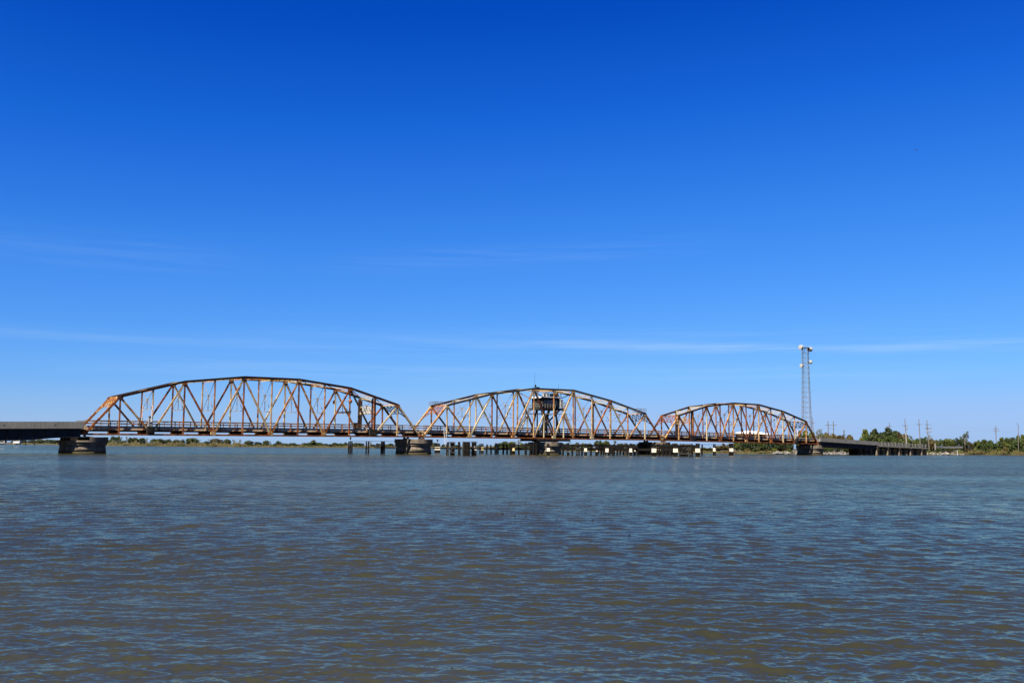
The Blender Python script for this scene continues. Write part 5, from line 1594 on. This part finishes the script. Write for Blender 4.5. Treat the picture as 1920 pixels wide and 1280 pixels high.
zone('behind the three boardless dolphins', [(667.6, 829.3, 15, 'round', 'mid'), (677, 830, 11, 'round', 'dark'), (694, 826.5, 9, 'sparse', 'pale'), (698, 832.3, 11, 'round', 'dark'), (708.7, 830.8, 10, 'round', 'dark'),
 (719, 828, 8, 'sparse', 'pale'), (726, 832, 10, 'round', 'mid'), (733, 830.3, 11, 'round', 'mid'), (746, 830, 12, 'round', 'dark'), (770, 828, 14, 'round', 'dark'), (792, 829, 14, 'round', 'mid')], G1, 16)
G2 = 'trees of the bank behind the swing span'
zone('behind the left half of the swing span', [(813.5, 829.3, 13, 'round', 'mid'), (834, 832, 12, 'round', 'dark'), (854, 833, 12, 'round', 'mid'), (874, 833, 12, 'round', 'dark'), (895, 837, 9, 'round', 'mid'),
 (930, 829.5, 8, 'sparse', 'pale'), (939.6, 830, 12, 'round', 'mid'), (947, 826.3, 14, 'round', 'dark'), (954.5, 828.5, 10, 'round', 'mid'), (961, 826.8, 15, 'round', 'bright'), (972, 825, 15, 'sparse', 'pale'),
 (979, 829.5, 10, 'round', 'mid'), (989.6, 830, 12, 'round', 'dark'), (1004, 831, 12, 'round', 'mid')], G2, 12)
zone('behind the right half of the swing span', [(1040, 830, 16, 'round', 'mid'), (1057, 831, 12, 'round', 'dark'), (1065, 827.4, 11, 'sparse', 'mid'), (1073, 831.6, 12, 'round', 'mid'), (1082, 829.3, 12, 'round', 'dark'), (1092.5, 828.4, 13, 'broad', 'mid'),
 (1105, 830, 13, 'round', 'mid'), (1119.5, 825.6, 13, 'broad', 'mid'), (1127.5, 824.6, 15, 'broad', 'dark'), (1138, 825, 13, 'broad', 'mid'), (1150.5, 825.6, 14, 'sparse', 'mid'), (1164.6, 829.8, 12, 'round', 'dark'),
 (1173, 829.5, 12, 'round', 'mid'), (1186, 832, 14, 'round', 'dark'), (1198, 832.6, 14, 'round', 'mid'), (1214, 832, 15, 'round', 'dark'), (1232, 831, 15, 'round', 'mid')], G2, 10)
G3 = 'trees behind the right truss span'
zone('below the right truss span', [(1252, 832, 14, 'round', 'dark'), (1266.5, 829.6, 14, 'round', 'brown'), (1282, 832, 13, 'round', 'mid'), (1297, 833, 14, 'round', 'dark'), (1312, 836, 14, 'shrub', 'mid'), (1323, 835, 20, 'shrub', 'bright'), (1335, 835, 12, 'shrub', 'mid'),
 (1346.5, 834.5, 14, 'round', 'brown'), (1356, 831.4, 16, 'broad', 'brown'), (1368, 832, 13, 'round', 'mid'), (1381, 827, 16, 'broad', 'mid'), (1394, 824, 20, 'round', 'dark'), (1409, 823, 20, 'round', 'dark'), (1425, 825, 20, 'broad', 'mid'),
 (1440, 823, 22, 'round', 'dark'), (1455, 823, 20, 'broad', 'dark'), (1467, 825, 18, 'broad', 'brown'), (1479, 823, 18, 'round', 'dark')], G3, 9)
zone('at the waterside below the right truss', [(1402, 838, 16, 'shrub', 'brown'), (1420, 837, 18, 'shrub', 'mid'), (1436, 838, 16, 'shrub', 'brown'), (1452, 838.5, 16, 'shrub', 'bright'), (1466, 837, 18, 'shrub', 'brown'), (1480, 840, 14, 'shrub', 'mid')],
     'bushes below the right truss span', 3, name='shrub')
zone('above the parapet at the right truss', [(1497, 806.5, 17, 'broad', 'bright'), (1509, 804.6, 20, 'broad', 'bright'), (1522, 808.5, 15, 'round', 'mid'), (1535, 805.5, 17, 'sparse', 'pale'), (1539, 809, 16, 'round', 'mid'), (1548, 808.5, 14, 'round', 'brown'), (1560, 811, 17, 'round', 'brown'),
 (1573, 809.5, 15, 'broad', 'brown'), (1582.5, 804.8, 14, 'cone', 'brown'), (1593, 813, 15, 'round', 'brown'), (1602, 821, 8, 'shrub', 'brown')], G3, 60)
G4 = 'trees behind the low trestle road'
zone('behind the low trestle road', [(1614, 818.5, 9, 'round', 'bright'), (1624, 802.5, 21, 'broad', 'bright'), (1640, 798, 28, 'broad', 'mid'), (1660, 798.4, 30, 'broad', 'dark'), (1676, 805, 22, 'broad', 'dark'), (1632, 813, 24, 'round', 'mid'), (1651, 812, 22, 'round', 'dark'),
 (1685, 807.6, 15, 'round', 'brown'), (1696, 811, 17, 'round', 'brown'), (1707, 817, 14, 'sparse', 'brown'), (1719.5, 820.5, 13, 'round', 'dark'), (1732, 819.3, 17, 'round', 'dark'), (1746, 821, 15, 'round', 'brown'), (1744, 816, 9, 'sparse', 'pale'), (1757, 823, 12, 'round', 'brown'),
 (1622, 816, 20, 'round', 'dark'), (1643, 817, 22, 'round', 'mid'), (1664, 815, 22, 'round', 'dark'), (1682, 818, 20, 'round', 'dark'), (1700, 819, 18, 'round', 'mid'), (1716, 824, 16, 'round', 'mid'), (1738, 825, 16, 'round', 'dark'), (1751, 826, 14, 'round', 'dark')], G4, 42)
zone('behind the grey road rail', [(1766, 823.5, 15, 'round', 'dark'), (1776, 821, 15, 'round', 'mid'), (1787, 819.6, 16, 'broad', 'mid'), (1798, 821.5, 15, 'round', 'dark'), (1808.5, 807.3, 19, 'sparse', 'mid'), (1806, 820, 12, 'round', 'dark'), (1817, 826.5, 13, 'round', 'brown'), (1827, 831, 10, 'round', 'dark')], G4, 40)
G5 = 'trees and bushes of the right point'
zone('on the right point', [(1838, 828, 18, 'round', 'dark'), (1872, 829, 18, 'round', 'dark'), (1886, 827, 18, 'round', 'dark'), (1904, 825, 20, 'round', 'dark'), (1921, 826, 18, 'round', 'mid'), (1832.5, 821.5, 12, 'broad', 'mid'), (1845, 823.6, 24, 'broad', 'mid'), (1856.5, 823.6, 14, 'round', 'dark'), (1866, 829.5, 12, 'round', 'mid'), (1880, 819, 18, 'broad', 'bright'), (1890, 820, 14, 'round', 'mid'), (1898, 817.5, 16, 'round', 'dark'),
 (1909, 815.5, 17, 'broad', 'mid'), (1919, 814, 17, 'broad', 'bright'), (1932, 814, 18, 'round', 'mid'), (1948, 816, 18, 'round', 'mid')], G5, 14)
zone('at the waterside of the right point', [(1826, 841, 15, 'shrub', 'brown'), (1838, 835.5, 16, 'shrub', 'dark'), (1851, 834.5, 20, 'shrub', 'mid'), (1863, 836, 16, 'shrub', 'mid'), (1876, 835, 17, 'shrub', 'bright'), (1890, 837, 18, 'shrub', 'dark'), (1903, 835, 16, 'shrub', 'mid'), (1917, 836, 18, 'shrub', 'dark'), (1884, 833, 14, 'shrub', 'brown'), (1934, 836, 18, 'shrub', 'mid')],
     G5, 5, name='shrub')
zone('on the slope under the grey road rail', [(1742, 841.2, 11, 'shrub', 'bright'), (1753, 840.6, 13, 'shrub', 'mid'), (1765, 841.5, 11, 'shrub', 'dark'), (1779, 841.3, 9, 'shrub', 'brown'), (1812, 838.5, 14, 'shrub', 'brown')], 'bushes on the right road slope', 4, name='shrub')

rs = random.Random(21)
zone('in the reeds below the left truss', [(round(p + rs.uniform(-4, 4), 1), round(828 + rs.uniform(-2, 3) + max(0, p - 440) * 0.022, 1), rs.uniform(9, 16), 'shrub', rs.choice(['dark', 'mid', 'brown', 'mid']))
     for p in range(208, 660, 13)], 'bushes in the reeds of the far left bank', 8, name='shrub')
zone('low behind the swing span fenders', [(round(p + rs.uniform(-4, 4), 1), round(833.5 + rs.uniform(-1.5, 2), 1), rs.uniform(10, 17), 'shrub', rs.choice(['dark', 'mid', 'brown', 'mid']))
     for p in range(900, 1250, 14)], 'bushes behind the swing span', 6, name='shrub')
zone('low behind the trestle columns', [(round(p + rs.uniform(-4, 4), 1), round(834 + rs.uniform(-2, 3), 1), rs.uniform(12, 20), 'shrub', rs.choice(['dark', 'dark', 'mid']))
     for p in range(1545, 1740, 14)], 'bushes behind the trestle', 14, name='shrub')
# marsh grass and reeds: nobody could count the blades
def reeds(name, label, spans, m, hgt, dens, depth=9.0):
    rnd = random.Random(5)
    mb = MB()
    for (pa, pb, hs_) in spans:
        n = int((pb - pa) * dens)
        for _ in range(n):
            px = rnd.uniform(pa, pb)
            Y0 = shore_at(px) + 2.2 * math.sin(px * 0.11) + 1.5 * math.sin(px * 0.043 + 1)
            Y = Y0 + 0.3 + rnd.random() ** 1.4 * depth
            x = px2x(px, Y0) * (Y / Y0)
            patchy = 0.55 + 0.45 * math.sin(px * 0.23) * math.sin(px * 0.071 + 2) + 0.25 * math.sin(px * 0.9)
            h = hgt * hs_ * max(0.3, patchy + 0.35) * rnd.uniform(0.55, 1.2)
            wd = rnd.uniform(0.05, 0.14)
            dx = rnd.uniform(-0.25, 0.35) * h
            a = rnd.uniform(-0.7, 0.7)
            cx, sx_ = math.cos(a) * wd, math.sin(a) * wd
            z0 = 0.15
            mb.add([(x - cx, Y - sx_, z0), (x + cx, Y + sx_, z0), (x + cx * 0.7 + dx * 0.4, Y + sx_ * 0.7, z0 + h * 0.6), (x + dx, Y, z0 + h), (x - cx * 0.7 + dx * 0.4, Y - sx_ * 0.7, z0 + h * 0.6)],
                   [(0, 1, 2, 3, 4)])
    o = mb.build(name, m)
    tag(o, label, None, None, 'stuff')
reeds('marsh_grass', 'tan and olive marsh grass along the far left bank', [(190, 460, 1.15), (460, 760, 0.55), (760, 1000, 0.6), (20, 190, 0.6)], M['reed'], 2.5, 26)
reeds('bank_grass', 'brown and green bank grass along the right shore', [(1000, 1240, 0.7), (1240, 1500, 0.6), (1735, 1790, 0.5), (1790, 1960, 1.15)], M['reed_brown'], 1.5, 42, 6.0)

# ------------------------------------------------------------------ riprap and boulders
def rock_bm(mb, c, r, rnd):
    vs, fs = [], []
    nu, nv = 7, 5
    sq = (rnd.uniform(0.8, 1.5), rnd.uniform(0.7, 1.2), rnd.uniform(0.45, 0.8))
    for j in range(nv):
        th = math.pi * j / (nv - 1)
        for i in range(nu):
            ph = 2 * math.pi * i / nu
            k = r * rnd.uniform(0.78, 1.15)
            vs.append((c[0] + k * sq[0] * math.sin(th) * math.cos(ph), c[1] + k * sq[1] * math.sin(th) * math.sin(ph), c[2] + k * sq[2] * math.cos(th)))
    for j in range(nv - 1):
        for i in range(nu):
            i2 = (i + 1) % nu
            fs.append((j * nu + i, (j + 1) * nu + i, (j + 1) * nu + i2, j * nu + i2))
    mb.add(vs, fs)
rnd = random.Random(11)
mb = MB()
for (a, b, n, rr) in ((1205, 1260, 50, 0.42), (1448, 1492, 130, 0.5), (1538, 1586, 90, 0.38), (1735, 1806, 170, 0.42), (1060, 1200, 80, 0.35)):
    for _ in range(n):
        px = rnd.uniform(a, b)
        Y0 = shore_at(px) + 2.2 * math.sin(px * 0.11) + 1.5 * math.sin(px * 0.043 + 1)
        Y = Y0 - 0.6 + rnd.random() * 3.6
        z = max(0.0, (Y - Y0) * 0.28) + rnd.uniform(-0.05, 0.2)
        rock_bm(mb, (px2x(px, Y0) * Y / Y0, Y, z), rr * rnd.uniform(0.6, 1.5), rnd)
o = mb.build('riprap', M['rock'])
tag(o, 'pale broken riprap stones along the right shore', None, None, 'stuff')
for (px, r, lab) in ((1459, 1.1, 'pale boulder at the left end of the riprap below the right truss'), (1466, 0.9, 'pale boulder second from the left of the riprap below the right truss'),
                     (1478, 1.0, 'flat pale boulder left of the last bridge pier'), (1600, 1.15, 'lone cream boulder on the shore under the shade-tinted blue girders'),
                     (1776, 0.9, 'pale boulder in the rubble below the grey road rail'), (1720, 0.8, 'flat pale stone at the trestle foot')):
    mb = MB(); rock_bm(mb, (0, 0, 0.25), r, random.Random(int(px)))
    Y0 = shore_at(px) + 2.2 * math.sin(px * 0.11) + 1.5 * math.sin(px * 0.043 + 1) - 0.4
    o = mb.build('boulder', M['rock'], loc=(px2x(px, Y0), Y0, 0.15))
    tag(o, lab, 'boulder', 'large boulders on the right shore')

# ------------------------------------------------------------------ road rail, house, far structures
def road_rail():
    pts = [(1753.5, 837.2, 462), (1768, 838.2, 468), (1786, 838.4, 474), (1805, 838.0, 480)]
    P = [at(*p) for p in pts]
    root = thing('road_barrier', 'pale grey road barrier rail continuing right from the trestle', 'barrier', (P[0].x, P[0].y, 0.5))
    o = Vector((P[0].x, P[0].y, 0.5))
    for a, b in zip(P, P[1:]):
        mb = MB(); d = b - a
        mb.bar(a - o, b - o, 0.16, 0.85, (-d.y, d.x, 0)); mb.build('rail_beam', M['dish'], root)
    for a, b in zip(P, P[1:]):
        for k in range(2):
            c = a + (b - a) * (k / 2.0) - o
            mb = MB(); mb.box(c.x - 0.15, c.x + 0.15, c.y + 0.1, c.y + 0.35, -0.8, c.z + 0.35); mb.build('rail_post', M['timber_weathered'], root)
    c = at(1753.2, 833, 461) - o
    mb = MB(); mb.box(c.x - 0.2, c.x + 0.2, c.y - 0.2, c.y + 0.2, -0.8, c.z + 0.6); mb.build('end_post', M['concrete'], root)
road_rail()
c = at(1795, 845, 462)
mp_ = thing('marker_post', 'short white post standing in rubble below the grey road rail', 'post', (c.x, c.y, 0.2))
b = MB(); b.tube([(0, 0, -0.4), (0, 0, 1.75)], [0.24, 0.22], 8); b.build('post', M['dish'], mp_)
b = MB(); b.lathe([(0.27, 0), (0.27, 0.1), (0.1, 0.18)], (0, 0, 1.75), 8); b.build('post_cap', M['concrete'], mp_)
sb = thing('skiff', 'small white upturned skiff lying at the water edge, right point', 'boat', (at_water(1883.5, 852.6).x, at_water(1883.5, 852.6).y - 0.8, 0.05), 0.08)
b = MB()
nn_ = 9
for j in range(nn_):
    f = j / (nn_ - 1); x = -1.6 + 3.2 * f
    wv = 0.55 * (1 - abs(2 * f - 1) ** 3) + 0.12
    for (yy, zz) in ((-1, 0.0), (-0.75, 0.42), (0, 0.55), (0.75, 0.42), (1, 0.0)):
        b.v.append((x, yy * wv, zz))
for j in range(nn_ - 1):
    for i in range(4):
        b.f.append((j * 5 + i, j * 5 + i + 1, (j + 1) * 5 + i + 1, (j + 1) * 5 + i)); b.m.append(0)
b.f += [(0, 1, 2, 3, 4), tuple((nn_ - 1) * 5 + i for i in (4, 3, 2, 1, 0))]; b.m += [0, 0]
b.build('hull', M['white'], sb)
b = MB(); b.bar((-1.5, 0, 0.56), (1.5, 0, 0.56), 0.08, 0.06); b.build('keel', M['timber_weathered'], sb)

def white_roof_house():
    Y = 560.0
    xl, xr = at(1375, 812, Y).x, at(1440, 812, Y).x
    zr, ze = at(1404, 807.6, Y).z, at(1404, 813.2, Y).z
    cx = (xl + xr) / 2
    root = thing('stilt_house', 'low wide house with a bright white hip roof seen through the right truss', 'house', (cx, Y, 0.6))
    hw = (xr - xl) / 2
    z0 = 0.6
    r = MB()
    apx = at(1404, 806, Y).x - cx
    vs = [(-hw, -6, ze - z0), (hw, -6, ze - z0), (hw, 8, ze - z0), (-hw, 8, ze - z0), (apx - 2.0, 0.6, zr - z0 + 0.1), (apx + 2.0, 0.6, zr - z0 + 0.1),
          (-hw, -6, ze - z0 - 0.22), (hw, -6, ze - z0 - 0.22), (hw, 8, ze - z0 - 0.22), (-hw, 8, ze - z0 - 0.22)]
    r.add(vs, [(0, 1, 5, 4), (1, 2, 5), (2, 3, 4, 5), (3, 0, 4), (9, 8, 7, 6), (0, 6, 7, 1), (1, 7, 8, 2), (2, 8, 9, 3), (3, 9, 6, 0)])
    r.build('roof', M['roofwhite'], root)
    w = MB(); w.box(-hw * 0.72, hw * 0.74, -4.4, 6.4, ze - z0 - 3.0, ze - z0 - 0.225); w.build('wall', M['houseblack'], root)
    for k in range(5):
        g = MB(); x = -hw * 0.6 + k * hw * 0.3
        g.box(x - 0.6, x + 0.6, -4.44, -4.405, ze - z0 - 2.0, ze - z0 - 0.8); g.build('window', M['glass'], root)
    for x in (-hw * 0.65, -hw * 0.2, hw * 0.25, hw * 0.66):
        for y in (-4, 6):
            s_ = MB(); s_.box(x - 0.2, x + 0.2, y - 0.2, y + 0.2, -0.8, ze - z0 - 3.003); s_.build('stilt', M['timber_weathered'], root)
white_roof_house()

def bank_house(label, px0, px1, pyr, pyb, Y, open_frame=False):
    a, b_ = at(px0, 831, Y), at(px1, 831, Y)
    w = (b_.x - a.x)
    z1 = at(px0, pyr, Y).z; z0 = 0.5
    root = thing('camp_house', label, 'house', ((a.x + b_.x) / 2, Y, z0), 0, 'small white camps on the far left bank')
    h = z1 - z0
    r = MB()
    r.add([(-w / 2 - 0.3, -2.6, h * 0.78), (w / 2 + 0.3, -2.6, h * 0.78), (w / 2 + 0.3, 2.6, h * 0.78), (-w / 2 - 0.3, 2.6, h * 0.78), (-w / 2 - 0.3, 0, h), (w / 2 + 0.3, 0, h),],
          [(0, 1, 5, 4), (2, 3, 4, 5), (0, 4, 3), (1, 2, 5), (3, 2, 1, 0)])
    r.build('roof', M['grey'] if not open_frame else M['white'], root)
    wl = MB(); wl.box(-w / 2, w / 2, -2.2, 2.2, h * 0.34, h * 0.775); wl.build('wall', M['white'] if not open_frame else M['houseblack'], root)
    for k in range(4):
        x = -w / 2 + 0.2 + (w - 0.4) * k / 3
        s_ = MB(); s_.box(x - 0.12, x + 0.12, -2.5, -2.26, -0.4, h * 0.77); s_.build('porch_post', M['white'], root)
    s_ = MB(); s_.box(-w / 2 - 0.2, w / 2 + 0.2, -3.4, -2.205, h * 0.26, h * 0.33); s_.build('porch_deck', M['white'], root)
    for k in range(2):
        x = -w / 4 + k * w / 2
        g = MB(); g.box(x - 0.45, x + 0.45, -2.24, -2.205, h * 0.48, h * 0.66); g.build('window', M['glass'], root)
bank_house('white-framed camp with open porch at the left edge under the approach', -16, 10.5, 824.5, 832, 1030, True)
bank_house('small bright white camp beside bare poles under the left approach', 27, 38.5, 824.6, 832, 1020)
for px, lab in ((48, 'bare mooring post right of the small white camp, left of a pair'), (65, 'bare mooring post right of the small white camp, right of a pair')):
    c = at_water(px, 834.0)
    ps = thing('mooring_post', lab, 'post', (c.x, c.y, 0), 0, 'mooring posts under the left approach')
    b = MB(); b.tube([(0, 0, -1), (0.05, 0, 4.2)], [0.42, 0.36], 8); b.build('pile', M['timber'], ps)
    b = MB(); b.lathe([(0.44, 0), (0.4, 0.14), (0.05, 0.4)], (0.05, 0, 4.2), 8); b.build('pile_cap', M['darkmetal'], ps)
# low bulkhead on the far bank behind the three dolphins
def bulkhead():
    root = thing('timber_bulkhead', 'long low dark bulkhead on the far bank behind the three boardless dolphins', 'bulkhead', at_water(700, 839.9))
    o = at_water(700, 839.9)
    a, b = at_water(664, 839.5) - o, at_water(742, 840.4) - o
    mb = MB(); d = b - a
    mb.bar(a + Vector((0, 0, 0.5)), b + Vector((0, 0, 0.5)), 0.3, 1.0, (-d.y, d.x, 0)); mb.build('sheeting', M['timber'], root)
    mb = MB(); mb.bar(a + Vector((0, -0.3, 1.25)), b + Vector((0, -0.3, 1.25)), 0.2, 0.14, (-d.y, d.x, 0)); mb.build('cap_rail', M['timber_weathered'], root)
    for k in range(26):
        p_ = a + d * (k / 25.0)
        mb = MB(); mb.tube([(p_.x, p_.y - 0.4, -1), (p_.x, p_.y - 0.4, 1.7)], 0.2, 6); mb.build('pile', M['timber_weathered'], root)
bulkhead()
def shade_wall():  # added dark backing that blackens the shaded gap under the trestle
    pts = [(1592, 402), (1640, 438), (1690, 442), (1737, 446)]
    P = [Vector((px2x(px, Y), Y, 0)) for px, Y in pts]
    root = thing('timber_bulkhead', 'dark timber wall added to blacken the shade behind the trestle columns', 'wall', P[0])
    for a, b in zip(P, P[1:]):
        d = b - a; n3 = (-d.y, d.x, 0)
        mb = MB(); mb.bar(a - P[0] + Vector((0, 0, 0.9)), b - P[0] + Vector((0, 0, 0.9)), 0.3, 2.7, n3); mb.build('sheeting', M['timber'], root)
        for k in range(7):
            p_ = a - P[0] + d * (k / 7.0)
            mb = MB(); mb.tube([(p_.x, p_.y - 0.35, -1), (p_.x, p_.y - 0.35, 2.35)], 0.19, 7); mb.build('pile', M['timber'], root)
shade_wall()

# ------------------------------------------------------------------ bird and driftwood
def bird():
    c = at(1718.5, 281.5, 230.0)
    root = thing('bird', 'dark bird gliding alone high in the blue sky, upper right', 'bird', c, 0.15)
    b = MB()
    b.tube([(-0.02, -0.30, 0), (0, -0.18, 0.0), (0, 0.0, 0.01), (0, 0.18, 0.0), (0, 0.30, 0.0), (0, 0.36, -0.01)], [0.03, 0.075, 0.09, 0.07, 0.05, 0.015], 8)
    b.add([(-0.05, 0.12, 0.02), (-0.05, -0.1, 0.02), (-0.30, -0.08, -0.02), (-0.52, -0.12, -0.03), (-0.54, -0.05, -0.03), (-0.3, 0.14, -0.01),
           (-0.05, 0.12, 0.05), (-0.05, -0.1, 0.04), (-0.30, -0.08, 0.0), (-0.52, -0.12, -0.02), (-0.54, -0.05, -0.02), (-0.3, 0.14, 0.02)],
          [(0, 1, 2, 3, 4, 5), (11, 10, 9, 8, 7, 6), (0, 5, 11, 6), (5, 4, 10, 11), (4, 3, 9, 10), (3, 2, 8, 9), (2, 1, 7, 8)])
    b.add([(0.05, 0.12, 0.02), (0.05, -0.1, 0.02), (0.22, -0.08, 0.20), (0.42, -0.12, 0.26), (0.44, -0.05, 0.26), (0.22, 0.14, 0.2),
           (0.05, 0.12, 0.05), (0.05, -0.1, 0.04), (0.22, -0.08, 0.23), (0.42, -0.12, 0.28), (0.44, -0.05, 0.28), (0.22, 0.14, 0.23)],
          [(5, 4, 3, 2, 1, 0), (6, 7, 8, 9, 10, 11), (0, 6, 11, 5), (5, 11, 10, 4), (4, 10, 9, 3), (3, 9, 8, 2), (2, 8, 7, 1)])
    b.build('body', M['bird'], root)
    t_ = MB(); t_.add([(-0.03, -0.28, 0.0), (0.03, -0.28, 0), (0.09, -0.48, 0), (-0.09, -0.48, 0), (-0.03, -0.28, 0.02), (0.03, -0.28, 0.02), (0.09, -0.48, 0.012), (-0.09, -0.48, 0.012)],
                      [(3, 2, 1, 0), (4, 5, 6, 7), (0, 1, 5, 4), (1, 2, 6, 5), (2, 3, 7, 6), (3, 0, 4, 7)])
    t_.build('tail', M['bird'], root)
bird()
for (px, py, ln, lab) in ((942, 965.2, 0.10, 'dark driftwood bit in mid river, leftmost of the floating line'), (966, 970, 0.10, 'tiny dark floating bit second in the mid river line'),
                          (986, 970.6, 0.09, 'small dark floating bit in the middle of the mid river line'), (1044, 976.4, 0.10, 'tiny dark floating bit right of the mid river line'),
                          (1111, 978.3, 0.09, 'dark floating twig right of the mid river line'), (1180, 1007, 0.09, 'greenish floating scrap nearest the camera')):
    c = at_water(px, py)
    ln *= 0.7
    b = MB(); b.tube([(-ln / 2, 0, 0.02), (0, 0.02, 0.05), (ln / 2, -0.02, 0.03)], [0.010, 0.016, 0.008], 6)
    b.tube([(0, 0.01, 0.04), (ln * 0.2, 0.03, 0.10)], [0.01, 0.005], 5)
    o = b.build('driftwood', M['timber'], loc=c)
    tag(o, lab, 'driftwood', 'floating bits in mid river')
